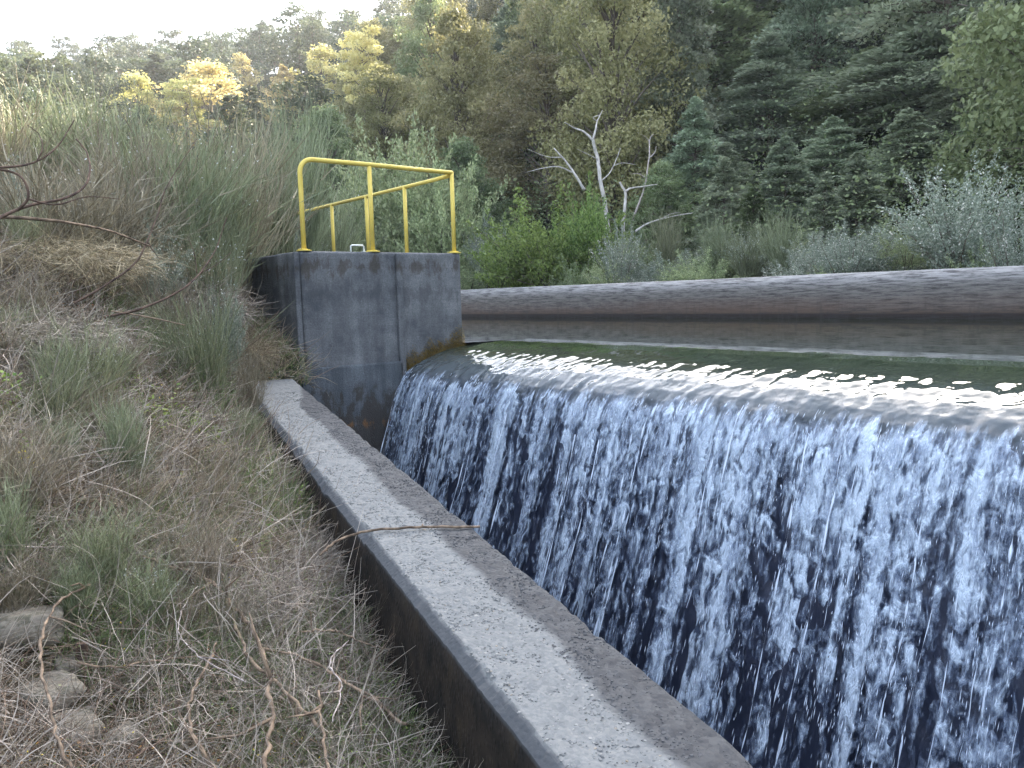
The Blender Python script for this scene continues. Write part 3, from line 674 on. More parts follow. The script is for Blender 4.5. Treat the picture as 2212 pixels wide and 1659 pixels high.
PROTO = {
  'lay0': tree_layered(1, 130, 300, .019, .33, .0), 'lay1': tree_layered(2, 120, 300, .020, .36, .02), 'lay2': tree_layered(3, 120, 240, .019, .30, .0, 'deep'),
  'bil0': tree_billow(4, 80, 560, .0145), 'bil1': tree_billow(5, 80, 560, .0145, .40, .10, 'deep', .55), 'bil2': tree_billow(6, 76, 520, .0145, .33, .12, 'ochre', .7, .11),
  'far0': tree_tall(7), 'far1': tree_billow(8, 34, 120, .034, .40, .25, 'ridge', .5, .12), 'far2': tree_layered(9, 50, 75, .036, .36, .2, 'ridge', .8),
  'gol0': tree_tall(7, 'gold_sunlit', 30, 190), 'gol1': tree_billow(8, 40, 170, .03, .40, .2, 'gold_sunlit', .55, .12), 'gol2': tree_layered(9, 60, 90, .034, .34, .15, 'gold_sunlit', .8),
}
NTREE = [0]
def tree(kind, x, y, h, wdt, label, group=None, name=None, cat='tree', rz=None, sink=.3):
    z = float(T(x, y)) - sink; wdt *= 1.45 if kind == 'lay2' else 1
    nm = name or {'lay': 'evergreen_tree', 'bil': 'broadleaf_tree', 'far': 'ridge_tree', 'gol': 'sunlit_gold_tree'}[kind[:3]]
    r = bpy.data.objects.new(nm, None); C.objects.link(r); r.location = (x, y, z); r.rotation_euler = (random.gauss(0, .03), random.gauss(0, .03), random.uniform(0, 6.28) if rz is None else rz)
    r.scale = (wdt, wdt, h); tag(r, label, cat, group)
    tm, cm = PROTO[kind]; link('trunk', tm, r); link('crown', cm, r); NTREE[0] += 1
    return r
def tree_at(px, ytop, dist, kind, wpx, label, group=None, hmin=3, **kw):
    """tree at horizontal distance dist in the direction of image column px, its top at image row ytop"""
    d = ray(px, ytop); hr = math.hypot(d[0], d[1]); x, y, zt = d[0] / hr * dist, d[1] / hr * dist, d[2] / hr * dist
    h = max(hmin, zt - float(T(x, y)) + .3); depth = dist / hr * PF
    return tree(kind, x, y, h, wpx * depth / PF / .62, label, group, **kw)
USED = []
def big(px, yt, dist, kind, wpx, label, **kw):
    USED.append((px, dist)); return tree_at(px, yt, dist, kind, wpx, label, **kw)
big(1370, -40, 40, 'bil0', 330, 'tall olive-ochre broadleaf tree right above the white dead snags')
big(1180, 120, 37, 'bil2', 250, 'brownish green bushy tree just left of and behind the white dead snags')
big(1660, 60, 35, 'lay0', 330, 'wide silver-green layered evergreen in the middle of the right hillside')
big(1960, 40, 33, 'lay1', 470, 'largest silver-green layered evergreen with a pale trunk showing behind the willow scrub')
big(1800, 260, 29.5, 'lay1', 250, 'lower silvery evergreen with drooping boughs in front of the largest layered evergreen')
big(1560, 300, 30, 'lay0', 230, 'small blue-green layered evergreen right of the ochre broadleaf tree')
big(2190, 250, 27, 'bil1', 200, 'dark yellowish green tree cut off by the right edge of the photo above the willow')
big(2150, -60, 40, 'lay2', 330, 'dark tall evergreen in the top right corner')
big(1020, 60, 48, 'bil2', 210, 'olive green rounded tree above the pale young willow tree')
big(1100, -20, 56, 'lay0', 260, 'grey-green evergreen reaching the top edge right of the olive rounded tree')
big(1760, -120, 50, 'lay2', 300, 'shaded dark evergreen at the top edge between two silvery evergreens')
big(1480, -90, 56, 'lay0', 260, 'bluish evergreen at the top edge right of the ochre broadleaf tree')
big(700, 230, 40, 'bil1', 190, 'low dark brownish tree behind the left end of the yellow railing')
big(1000, 300, 33, 'bil1', 170, 'dark green understory tree right behind the yellow corner post')
big(860, 170, 52, 'bil2', 200, 'dark rounded tree above the left half of the yellow railing')
big(1450, 420, 27, 'lay2', 120, 'small dark green sapling right of the thin leaning white snag')
big(1250, 60, 60, 'lay1', 220, 'silvery evergreen at the top behind the ochre broadleaf tree')
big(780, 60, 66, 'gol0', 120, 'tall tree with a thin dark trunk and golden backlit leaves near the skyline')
for a in [(1560, 330, 26.5, 'lay0', 200, 'small silvery evergreen just above the scrub, right of the fallen pale branch'),
          (1700, 290, 27.5, 'lay1', 230, 'bushy silver-green evergreen low in front of the wide layered evergreen'),
          (1850, 330, 26, 'lay0', 210, 'low spreading silver evergreen above the scrub left of the willow'),
          (1620, 400, 25, 'lay2', 150, 'short dark evergreen peeking over the scrub in the middle'),
          (1780, 400, 25, 'lay0', 160, 'short silvery evergreen peeking over the scrub left of the speckled bush'),
          (1960, 270, 28, 'lay1', 240, 'silver-green evergreen standing directly behind the tall willow bush'),
          (2080, 180, 30, 'lay0', 260, 'layered evergreen above the tall willow bush near the right edge'),
          (2200, 120, 29, 'lay1', 240, 'layered evergreen cut off by the right edge above the dark yellowish tree'),
          (1500, 200, 30, 'lay0', 220, 'blue-green evergreen between the ochre tree and the wide silver evergreen'),
          (1430, 350, 28, 'bil1', 150, 'dark olive bush behind the rightmost leaning snag'),
          (1880, 130, 34, 'lay2', 230, 'dark green evergreen left of the largest layered evergreen')]: big(*a)
SUNL = 'sunlit golden tree on the far ridge'
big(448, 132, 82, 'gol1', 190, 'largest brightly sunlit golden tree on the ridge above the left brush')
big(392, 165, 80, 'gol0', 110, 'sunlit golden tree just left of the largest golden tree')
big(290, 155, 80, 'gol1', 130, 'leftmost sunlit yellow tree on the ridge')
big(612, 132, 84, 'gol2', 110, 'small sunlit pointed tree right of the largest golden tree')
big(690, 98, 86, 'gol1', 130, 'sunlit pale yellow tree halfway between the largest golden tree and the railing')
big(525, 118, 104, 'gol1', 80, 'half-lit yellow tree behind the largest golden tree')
def forest():
    g = random.Random(11); lab = {
      'lay0': ('shaded silvery evergreen with layered boughs on the right hillside', 'silvery evergreens on the right hillside'),
      'lay1': ('shaded silvery evergreen with layered boughs on the right hillside', 'silvery evergreens on the right hillside'),
      'lay2': ('shaded dark green evergreen with layered boughs on the hillside', 'dark green evergreens on the hillside'),
      'bil0': ('shaded olive broadleaf tree among the evergreens on the hillside', 'olive broadleaf trees on the hillside'),
      'bil2': ('shaded olive broadleaf tree among the evergreens on the hillside', 'olive broadleaf trees on the hillside'),
      'bil1': ('shaded dark green broadleaf tree low on the hillside', 'dark broadleaf trees on the hillside'),
      'far0': ('distant tree with a flat layered top on the far left ridge', 'trees on the far left ridge'),
      'far1': ('distant round crowned tree on the far left ridge', 'round crowned trees on the far left ridge'),
      'far2': ('distant pointed tree on the far left ridge', 'pointed trees on the far left ridge')}
    r = 27.0
    while r < 172:
        step = 4.2 + .022 * r
        a = 0.0
        while a < 92:
            p = a + g.uniform(-.3, .3) * math.degrees(step / r); rr = r + g.uniform(-.45, .45) * step
            a += math.degrees(step / r) * (1.0 if a < 34 else 1.05)
            ft = np.interp(p, FT[:, 0], FT[:, 1]); tp = np.interp(p, TP[:, 0], TP[:, 1])
            if rr < ft + (1 if p > 34 else 14) or rr > tp + 3: continue
            if p > 80 and g.random() < .5: continue
            x, y = rr * math.sin(math.radians(p)), rr * math.cos(math.radians(p))
            if x < 19 and p > 34: continue
            q = ROT.T @ np.array([x, y, float(T(x, y)) + 4]); px = 1106 + PF * q[0] / -q[2] if q[2] < 0 else 9e9; py = 829.5 - PF * q[1] / -q[2]
            if q[2] > 0 or px < -200 or px > 2500 or py < -170: continue
            if any(abs(px - u) < 55 and abs(rr - d) < 4 or (d > 74 and abs(px - u) < 62 and d - 34 < rr < d) for u, d in USED): continue
            nearf = rr < 75 and p > 26
            if nearf: kind = g.choice(['lay0', 'lay0', 'lay1', 'lay1', 'lay2', 'bil0', 'bil1', 'bil2'] if p > 48 else ['bil0', 'bil0', 'bil1', 'bil2', 'bil2', 'bil1'])
            else: kind = g.choice(['far0', 'far1', 'far2', 'far1'])
            h = g.uniform(8, 13) if nearf else g.uniform(6.5, 10.5); wd = h * g.uniform(.6, .85) if nearf else h * g.uniform(.8, 1.2)
            tree(kind, x, y, h, wd, *lab[kind])
        r += step * .92
forest()
def understory():
    g = np.random.default_rng(77); n = 1500; p = np.radians(g.uniform(26, 92, n)); r = 22 + 70 * g.random(n) ** 1.2; x, y = r * np.sin(p), r * np.cos(p)
    ok = (x > 20.5); x, y, r = x[ok], y[ok], r[ok]; n = len(x); m = 150; z = T(x, y); s = g.uniform(.9, 2.0, n) * (1 + r / 90)
    u = rdir(n * m, 1, g) * (g.random(n * m) ** .35)[:, None]; c = np.repeat(np.stack([x, y, z + .45 * s], 1), m, 0); sc = np.repeat(s, m)
    P = c + u * sc[:, None] * [1, 1, .8]; N_ = rdir(n * m, 1, g) + u + [0, 0, .5]; L = g.uniform(.05, .13, n * m) * np.repeat(1 + r / 80, m)
    V, F = quads(P, rdir(n * m, .6, g), N_, L, L * .6); ti = np.clip(np.repeat(g.random(n) * .7, m) + g.normal(0, .15, n * m), 0, .92)
    for nm, mt, sel in (('a', 'deep', 0), ('b', 'deep', 1)):
        k = np.repeat((np.arange(n) % 2) == sel, m); o = link('undergrowth', mesh_np('undergrowth', V, F[k], M[mt], False, {'tint': ('FACE', ti[k])}))
        tag(o, ('low shady' if sel == 0 else 'dense dark green') + ' undergrowth filling the gaps between the hillside trees', kind='stuff')
understory()
print('trees', NTREE[0])

# ------------------------------------------------------------------ shrubs
def proto_broom(seed, n=260, mat='broom', spread=.35, pods=0, h=1.0, twig=5):
    g = np.random.default_rng(seed); az = g.uniform(0, 6.28, n); rr = g.random(n) ** .7 * .12
    P0 = np.stack([rr * np.cos(az), rr * np.sin(az), 0 * az], 1); tl = g.random(n) ** .8 * spread
    D = np.stack([np.cos(az) * tl, np.sin(az) * tl, np.ones(n)], 1); D /= np.linalg.norm(D, axis=1)[:, None]
    V1, F1, pts = ribbons(P0, D, g.uniform(.5, 1.08, n) * h, np.full(n, .0085), 5, .25, .05, g)
    # fine side stems
    idx = g.integers(0, n, n * twig); sg = g.integers(1, 5, n * twig); base = pts[idx, sg] + (pts[idx, np.minimum(sg + 1, 5)] - pts[idx, sg]) * g.random((n * twig, 1))
    d2 = (pts[idx, np.minimum(sg + 1, 5)] - pts[idx, sg]); d2 /= np.linalg.norm(d2, axis=1)[:, None]; d2 = d2 + g.normal(0, .28, d2.shape); d2 /= np.linalg.norm(d2, axis=1)[:, None]
    V2, F2, p2 = ribbons(base, d2, g.uniform(.12, .36, n * twig) * h, np.full(n * twig, .0068), 3, .2, -.05, g)
    V = np.concatenate([V1, V2]); F = np.concatenate([F1, F2 + len(V1)]); ti = np.concatenate([np.repeat(g.random(n) * .8, 5), np.repeat(g.random(n * twig) * .92, 3)])
    st = mesh_np('stems', V, F, M[mat], False, {'tint': ('FACE', ti)}); pm = None
    if pods:
        c = p2[:, -1]; c = c[c[:, 2] > .35 * h]; c = c[g.integers(0, len(c), pods)] + g.normal(0, .004, (pods, 3))
        # pods sit in a few clusters
        k = c[g.integers(0, len(c), 9)]; dd = np.linalg.norm(c[:, None] - k[None], axis=2).min(1); c = c[dd < .16 * h]
        V, F = quads(c, rdir(len(c), 1, g), rdir(len(c), 1, g), np.full(len(c), .014), np.full(len(c), .009)); pm = mesh_np('seed_tufts', V, F, M['pod'], False, {'tint': ('FACE', g.random(len(F)))})
    return st, pm
BR = [proto_broom(21, 240, 'broom', .45, 500), proto_broom(22, 220, 'broom', .6, 900), proto_broom(23, 220, 'broomdry', .7, 0), proto_broom(24, 240, 'broom', .22, 0), proto_broom(25, 200, 'broomdry', .5, 700)]
def broom(i, x, y, h, w_, label, group=None, z=None):
    r = bpy.data.objects.new('broom_shrub', None); C.objects.link(r); r.location = (x, y, (float(T(x, y)) if z is None else z) - .03)
    r.rotation_euler = (random.gauss(0, .06), random.gauss(0, .06), random.uniform(0, 6.28)); r.scale = (w_, w_, h); tag(r, label, 'shrub', group)
    st, pm = BR[i]; link('stems', st, r)
    if pm: q = link('seed_tufts', pm, r); q['kind'] = 'stuff'
    return r
def broom_at(i, px, ytop, dist, w_, label, group=None):
    d = ray(px, ytop); hr = math.hypot(d[0], d[1]); x, y, zt = d[0] / hr * dist, d[1] / hr * dist, d[2] / hr * dist
    h = max(.35, zt - float(T(x, y))); return broom(i, x, y, h, w_, label, group)
for a in [
  (1, 300, 262, 10.5, 1.9, 'grey-green broom with many white seed tufts in the middle of the left thicket'),
  (3, 585, 300, 13.0, 1.7, 'upright green broom with a pale tip just left of the yellow railing'),
  (1, 415, 275, 12.5, 1.9, 'tall greyish broom between the white tufted broom and the railing'),
  (2, 480, 250, 11.0, 1.9, 'brownish dry broom leaning beside the left end of the railing'),
  (0, 180, 262, 12.5, 2.0, 'tall dense green broom under the far left skyline'),
  (0, 60, 245, 13.5, 2.2, 'tall green broom at the left edge below the skyline'),
  (2, 90, 330, 8.4, 1.8, 'bare reddish brown dead broom at the left edge'),
  (4, 230, 370, 8.8, 1.5, 'dry grey broom with white tufts in front of the left thicket'),
  (1, 430, 460, 8.9, 1.0, 'low bush dotted with white tufts just left of the concrete pier'),
  (3, 640, 250, 16.0, 1.9, 'slender green broom with long upright tips behind the railing bend'),
  (3, 470, 360, 9.8, .9, 'narrow fresh green broom next to the pier top'),
  (0, 700, 420, 17.5, 2.0, 'dull green broom seen through the left half of the railing'),
  (3, 255, 870, 4.9, .42, 'small upright bright green broom tuft in the dry grass'),
  (3, 130, 740, 5.6, .55, 'loose green broom clump at the left among dead stems'),
  (0, 440, 640, 7.3, .8, 'low grey-green broom on the bank halfway up to the pier'),
  (3, 10, 1040, 3.9, .35, 'bright green tuft cut off by the left edge'),
  (0, 520, 900, 6.4, .35, 'thin green stems growing against the far end of the parapet'),
  (4, 530, 745, 7.6, .35, 'faded brushy clump between the bank and the pier corner'),
]: broom_at(*a)
def thicket():
    g = random.Random(5); n = 0
    while n < 58:
        p = math.radians(g.uniform(-6, 27)); r = g.uniform(9.5, 23); x, y = r * math.sin(p), r * math.cos(p)
        if 3.2 < x < 15.5 and y < 28 or (x > 3.2 and r < 12): continue
        h = g.uniform(1.35, 2.0) * (1 if r > 11 else .8); i = g.choice([0, 1, 2, 3, 4, 0])
        broom(i, x, y, h, h * g.uniform(.8, 1.15), *(('dry brownish broom in the thicket on the left bank', 'dry brooms in the left thicket') if i in (2, 4) else ('grey-green broom in the dense thicket on the left bank', 'green brooms in the left thicket'))); n += 1
    for q in range(14):     # scrub on the embankment behind the pier
        x, y = g.uniform(3.2, 5.3), g.uniform(13.5, 19); h = g.uniform(.5, 1.0)
        broom(g.choice([0, 3]), x, y, h, h * 1.1, 'low green broom on the embankment behind the pier', 'low brooms behind the pier')
thicket()
def bank_tufts():
    g = random.Random(15); n = 0
    while n < 34:
        r = g.uniform(3.6, 9.0); p = math.radians(g.uniform(2, 22)); x, y = r * math.sin(p), r * math.cos(p)
        if x > np.interp(y, [-.3, 8.38], [.5, 2.3]): continue
        h = g.uniform(.14, .30) + .05 * r * g.random(); i = g.choice([0, 1, 3, 2, 4, 2, 4])
        broom(i, x, y, h, h * g.uniform(.8, 1.5), *(('small dry brownish broom tuft on the bank', 'small dry broom tufts on the bank') if i in (2, 4) else ('small grey-green broom tuft on the bank', 'small green broom tufts on the bank'))); n += 1
bank_tufts()
def leafy(seed, n=5200, mat='willow', leaf=.022, shoots=60, spread=.35, core=.7, flat=False):
    """many-stemmed shrub, unit height: shoots fan up, leaves along them"""
    g = np.random.default_rng(seed); limbs = []; P = []; D = []
    az = g.uniform(0, 6.28, shoots); tl = g.random(shoots) ** .6 * spread; L = g.uniform(.55, 1.0, shoots) * (1 - .25 * tl / spread)
    for i in range(shoots):
        d = np.array([math.cos(az[i]) * tl[i] * 1.6, math.sin(az[i]) * tl[i] * 1.6, 1.]); d /= np.linalg.norm(d)
        bend = g.normal(0, .07, 3); f = lambda t: d * L[i] * t + bend * t * t + np.array([0, 0, -.10 * tl[i]]) * t * t
        if i < 26: limbs.append(([f(t) for t in (0, .33, .66, 1)], [.010, .006, .003, .001]))
        k = n // shoots; t = g.uniform(.12, 1.0, k) ** core; c = np.array([f(a) for a in t])
        sub = rdir(k, .8, g) * (g.random(k)[:, None] ** .8) * (.085 * (1.25 - t[:, None]) + .012)
        sub = sub * (1 + .5 * vnoise(c[:, 0] * 9, c[:, 1] * 9, c[:, 2] * 9, seed))[:, None]
        P.append(c + sub); D.append(d + rdir(k, 1, g) * .9)
    P = np.concatenate(P); D = np.concatenate(D); D /= np.linalg.norm(D, axis=1)[:, None]; P[:, 2] = np.abs(P[:, 2])
    V, F = quads(P, D, rdir(len(P), 1, g), leaf * g.uniform(.6, 1.4, len(P)), leaf * .5 * g.uniform(.7, 1.3, len(P)))
    return wood(limbs, 'branches', M['trunk']), mesh_np('foliage', V, F, M[mat], False, {'tint': ('FACE', g.random(len(P)))})
LF = {'willow': leafy(31, 30000, 'willow', .021, 120, .46, .6), 'bush': leafy(32, 17000, 'bush', .026, 90, .62, .6), 'scrub0': leafy(33, 11000, 'greyscrub', .022, 90, .5, .6), 'scrub1': leafy(34, 20000, 'greyscrub', .019, 110, .42, .6), 'scrub2': leafy(35, 9000, 'willow', .022, 80, .55, .6), 'small': leafy(36, 900, 'lime', .075, 16, .8, .7)}
def shrub_at(kind, px, ytop, X, wpx, label, group=None, name='leafy_shrub', cat='shrub', dist=None):
    d = ray(px, ytop)
    if dist: X = d[0] / math.hypot(d[0], d[1]) * dist
    t = X / d[0]; x, y, zt = d * t; z = float(T(x, y)) - .05; depth = t * PF
    r = bpy.data.objects.new(name, None); C.objects.link(r); r.location = (x, y, z); r.rotation_euler = (0, 0, random.uniform(0, 6.28)); sc = wpx * t / .8
    r.scale = (sc, sc, max(.15, zt - z)); tag(r, label, cat, group); a, b = LF[kind]; link('branches', a, r); link('foliage', b, r); return r
shrub_at('willow', 880, 200, 16.3, 320, 'pale green young willow tree rising behind the yellow railing', name='young_willow', cat='tree')
shrub_at('willow', 820, 270, 16.0, 230, 'pale willow growth low behind the railing at its left half', name='young_willow', cat='tree')
shrub_at('willow', 950, 290, 16.6, 220, 'pale willow growth behind the right corner post of the railing', name='young_willow', cat='tree')
shrub_at('bush', 1190, 370, 16.9, 270, 'dense fresh green bush at the foot of the white dead snags')
shrub_at('bush', 1110, 410, 16.4, 170, 'darker green lower left half of the dense bush by the snags')
shrub_at('bush', 1265, 345, 17.4, 150, 'yellow-green leafy top directly below the tallest white snag')
shrub_at('scrub1', 2080, 300, 16.9, 290, 'tall pale willow bush dotted with white at the right edge')
shrub_at('scrub1', 1830, 455, 16.6, 200, 'pale speckled bush left of the tall willow bush')
shrub_at('scrub0', 2190, 420, 16.3, 200, 'greyish bush cut off by the right edge')
shrub_at('scrub0', 1055, 440, 17.2, 120, 'silvery grey bush between the pier and the dense green bush')
for px, yt, k in [(1340, 470, 'scrub0'), (1390, 500, 'scrub2'), (1450, 520, 'scrub0'), (1510, 525, 'scrub2'), (1570, 500, 'scrub0'), (1640, 490, 'scrub1'), (1700, 480, 'scrub2'), (1760, 480, 'scrub0'),
                  (1900, 470, 'scrub0'), (1960, 440, 'scrub2'), (1010, 500, 'scrub2'), (1320, 520, 'scrub2'), (1480, 545, 'scrub2'), (1600, 540, 'scrub2'), (1720, 530, 'scrub0'), (1860, 530, 'scrub2'),
                  (2000, 520, 'scrub0'), (2120, 500, 'scrub2'), (1040, 560, 'scrub2'), (1240, 540, 'scrub2'), (1410, 560, 'scrub0'), (1540, 560, 'scrub2'), (1660, 560, 'scrub0'), (1790, 550, 'scrub2'), (1930, 545, 'scrub0'), (2060, 535, 'scrub2')]:
    shrub_at(k, px, yt + random.uniform(-8, 8), random.uniform(16.2, 18.5), random.uniform(120, 180), 'low grey-green scrub bush behind the round-topped crest wall', 'scrub bushes behind the crest wall')
for px, yt, dd, wd, k, lb in [(130, 235, 13, 230, 'scrub1', 'pale white-speckled shrub rising out of the left thicket near the left edge'), (390, 300, 11.5, 170, 'scrub0', 'silvery speckled shrub in the middle of the left thicket'),
        (600, 290, 15.5, 120, 'scrub1', 'slender white-tipped shrub between the left thicket and the railing'), (20, 330, 10.5, 200, 'scrub0', 'greyish leafy shrub at the left edge below the skyline'),
        (250, 290, 12.5, 180, 'scrub2', 'olive leafy shrub inside the left thicket'), (500, 300, 12.2, 130, 'scrub2', 'yellowish green leafy shrub left of the railing'),
        (330, 460, 8.6, 150, 'scrub0', 'low silvery shrub at the foot of the left thicket'), (480, 560, 8.4, 90, 'scrub1', 'low white-speckled shrub on the bank left of the pier face'),
        (120, 500, 8.2, 150, 'scrub2', 'low olive shrub on the bank crest at the left'), (660, 480, 17, 130, 'scrub0', 'grey-green shrub seen through the left bay of the railing')]:
    shrub_at(k, px, yt, 0, wd, lb, dist=dd)
for px, yt, i in [(1440, 470, 3), (1560, 480, 3), (1690, 470, 3), (1030, 520, 0), (1360, 520, 0), (1620, 500, 0), (930, 470, 0), (760, 470, 3), (850, 480, 0)]:
    d = ray(px, yt); X = 17.3; x, y, zt = d * X / d[0]; broom(i, x, y, zt - float(T(x, y)), 1.5, 'upright green broom among the scrub behind the crest wall', 'brooms behind the crest wall')

# ------------------------------------------------------------------ dead snags
def traced(name, label, cat, lines, mat, wob=.0, parts=('trunk', 'branch'), n=6, depth=None, group=None):
    """lines: list of (points [(px, py, depth)...], r0, r1)"""
    L0 = [at(*p) for p in lines[0][0]]; O = L0[0]; root = empty(name, tuple(O), label, cat, group)
    for i, (pts, r0, r1) in enumerate(lines):
        W3 = smooth_path([at(*p) - O for p in pts], n); W3 = [p + np.array([0, wob * vnoise(j * .9, i * 3.3), 0]) for j, p in enumerate(W3)] if wob else W3
        W3 = [np.array(p, float).ravel() for p in W3]
        b = PB(); b.tube(W3, list(np.linspace(r0, r1, len(W3))), 7); b.make(parts[0] if i == 0 else parts[1], mat, root, True)
    return root
D1 = 26.3
traced('dead_tree', 'tall bleached white forked dead snag above the green bush', 'dead tree', [
    ([(1318, 560, D1), (1310, 460, D1), (1296, 385, D1), (1290, 340, D1 + .2), (1280, 300, D1)], .075, .05),
    ([(1280, 302, D1), (1262, 285, D1), (1240, 276, D1), (1219, 264, D1 - .3)], .042, .014),
    ([(1281, 300, D1), (1287, 280, D1), (1290, 262, D1 + .3), (1302, 238, D1 + .4)], .042, .012),
    ([(1290, 262, D1 + .3), (1282, 254, D1), (1296, 248, D1)], .018, .008),
    ([(1292, 345, D1), (1268, 332, D1 - .4), (1246, 322, D1 - .7)], .015, .006),
    ([(1300, 390, D1), (1318, 372, D1 + .3), (1334, 338, D1 + .5), (1340, 320, D1 + .5)], .022, .008),
    ([(1325, 358, D1 + .3), (1345, 352, D1 + .3), (1375, 356, D1)], .012, .005)], M['dead'], .02)
traced('dead_tree', 'short bleached dead trunk with a hooked top right of the forked snag', 'dead tree', [
    ([(1346, 560, 25.6), (1347, 480, 25.6), (1351, 430, 25.6), (1349, 412, 25.6), (1338, 393, 25.6)], .06, .032),
    ([(1350, 415, 25.6), (1362, 407, 25.8), (1388, 403, 26), (1420, 398, 26)], .04, .012)], M['dead'], .015)
traced('dead_tree', 'thin grey leaning snag rightmost of the three', 'dead tree', [
    ([(1352, 560, 26.8), (1366, 480, 26.8), (1384, 430, 26.8), (1396, 385, 26.8), (1402, 340, 26.8), (1404, 300, 27), (1412, 290, 27)], .045, .012),
    ([(1402, 342, 26.8), (1414, 330, 27), (1418, 316, 27)], .025, .008), ([(1402, 305, 26.8), (1394, 296, 26.8), (1384, 290, 26.6)], .014, .006),
    ([(1396, 385, 26.8), (1380, 375, 26.8), (1362, 376, 26.8)], .014, .006), ([(1390, 400, 26.8), (1410, 404, 26.8), (1450, 408, 26.8)], .014, .005)], M['stem_grey'], .02)
traced('dead_branch', 'long pale fallen branch slanting up out of the scrub right of the snags', 'branch', [
    ([(1372, 500, 25), (1395, 485, 25), (1425, 474, 25), (1465, 465, 25), (1497, 460, 25)], .035, .01), ([(1425, 474, 25), (1450, 462, 25), (1470, 459, 25.2)], .016, .006)], M['dead'], .01)
traced('dead_branch', 'pale dead limb with two arms sticking out left over the green bush', 'branch', [
    ([(1262, 410, 26), (1244, 380, 26), (1225, 352, 26), (1196, 320, 26)], .05, .02),
    ([(1236, 372, 26), (1205, 360, 25.8), (1170, 364, 25.8), (1138, 372, 25.6)], .028, .008), ([(1216, 340, 26), (1180, 338, 25.8), (1140, 322, 25.6)], .016, .005)], M['dead'], .01)

# ------------------------------------------------------------------ the near bank
CLEAR = []
for _px, _py, _r in ((40, 1375, .17), (105, 1515, .13), (165, 1590, .09), (265, 1610, .07), (150, 1450, .05)):
    _c = hit(_px, _py); CLEAR.append((_c[0], _c[1], _r))
def bank_points(n, rmin=1.1, rmax=10, p0=-8, p1=50, pw=1.0, mask=None):
    out = []
    while sum(map(len, out)) < n:
        u = rng.random(n * 2); r = (rmin ** pw + u * (rmax ** pw - rmin ** pw)) ** (1 / pw); a = np.radians(rng.uniform(p0, p1, n * 2))
        x, y = r * np.sin(a), r * np.cos(a); wl = np.interp(y, [-.3, 8.38], [1.45 - .60, 3.50 - .60]) - .02
        for a_, b_, r_ in CLEAR: wl = np.where(np.hypot(x - a_, y - b_) < r_ * rng.uniform(.75, 1.1, len(x)), -99, wl)
        ok = np.where(y < 8.2, x < wl, np.where(y < 10.6, x < 3.66, x < 5.3)); x, y = x[ok], y[ok]
        if mask is not None: k = rng.random(len(x)) < mask(x, y); x, y = x[k], y[k]
        out.append(np.stack([x, y], 1))
    P = np.concatenate(out)[:n]; return np.column_stack([P, T(P[:, 0], P[:, 1])])
def lay(n, name, label, mat, ln, wd, lift=(0, .05), up=(.05, .5), seg=4, bend=.8, grav=.25, mask=None, clump=.5, tint=None, rr=(1.1, 10), pw=.7):
    P = bank_points(n, rr[0], rr[1], pw=pw, mask=mask); dist = np.hypot(P[:, 0], P[:, 1])
    th = vnoise(P[:, 0] * 1.6, P[:, 1] * 1.6, seed=hash(name) % 5 + 90) * 4.5 + rng.normal(0, clump * 2, n)
    D = np.stack([np.cos(th), np.sin(th), rng.uniform(*up, n)], 1); D /= np.linalg.norm(D, axis=1)[:, None]
    P[:, 2] += rng.uniform(*lift, n); sc = np.clip(dist / 3, .8, 2.6)
    me, _ = rib_mesh(name, P, D, rng.uniform(*ln, n) * np.clip(sc, .8, 1.5), rng.uniform(*wd, n) * sc, M[mat], tint=None if tint is None else rng.uniform(*tint, n), seg=seg, bend=bend, grav=grav, curl=.12)
    return tag(link(name, me), label, kind='stuff')
nz_ = lambda f, sd, lo, hi: (lambda x, y: sstep(lo, hi, fbm(x * f, y * f, seed=sd, octv=3)))
inv = lambda m: (lambda x, y: 1 - .8 * m(x, y))
straw = nz_(.8, 201, -.25, .25)
lay(52000, 'dry_grass', 'matted straw coloured dry grass covering the bank', 'dry', (.08, .30), (.0022, .0042), (0, .05), (.02, .55), mask=straw)
lay(36000, 'dead_twigs', 'tangle of fine grey dead broom twigs lying over the bank', 'drygrey', (.08, .34), (.0018, .0036), (0, .10), (-.1, .9), seg=5, bend=1.1, grav=.1, clump=1.6, mask=inv(nz_(.8, 201, .0, .5)))
lay(15000, 'brown_stalks', 'thin reddish brown dead stalks in the mat', 'twig', (.1, .35), (.002, .004), (0, .10), (0, .9), seg=4, bend=.7, grav=.1, clump=1.6)
lay(7000, 'dead_twigs', 'larger curled whitish dead twigs on top of the near bank', 'drygrey', (.12, .42), (.003, .0055), (.02, .12), (-.1, 1.4), seg=7, bend=1.8, grav=.2, clump=1.6, tint=(.5, 1), rr=(1.1, 6))
lay(34000, 'green_grass', 'sparse grey-green grass and young broom shoots in the dry mat', 'grass', (.06, .22), (.002, .0036), (0, .02), (.5, 2.6), seg=4, bend=.5, grav=.25, mask=nz_(1.0, 202, .0, .45))
wallside = lambda x, y: np.exp(-np.clip((np.interp(y, [-.3, 8.38], [.87, 2.92]) - x) / .35, 0, 9))
lay(7000, 'green_grass', 'green blades growing along the foot of the parapet', 'grass', (.06, .2), (.002, .0036), (0, .02), (.6, 2.6), seg=4, bend=.5, grav=.25, mask=wallside)
def bits(n, name, label, mat, size, lift, mask, rr=(1.1, 9)):
    P = bank_points(n, rr[0], rr[1], pw=.7, mask=mask); sc = np.clip(np.hypot(P[:, 0], P[:, 1]) / 3, .8, 2.2); P[:, 2] += rng.uniform(*lift, n)
    L = rng.uniform(*size, n) * sc; V, F = quads(P, rdir(n, .5), rdir(n, 1) + [0, 0, .9], L, L * rng.uniform(.45, .75, n))
    return tag(link(name, mesh_np(name, V, F, M[mat], False, {'tint': ('FACE', rng.random(n))})), label, kind='stuff')
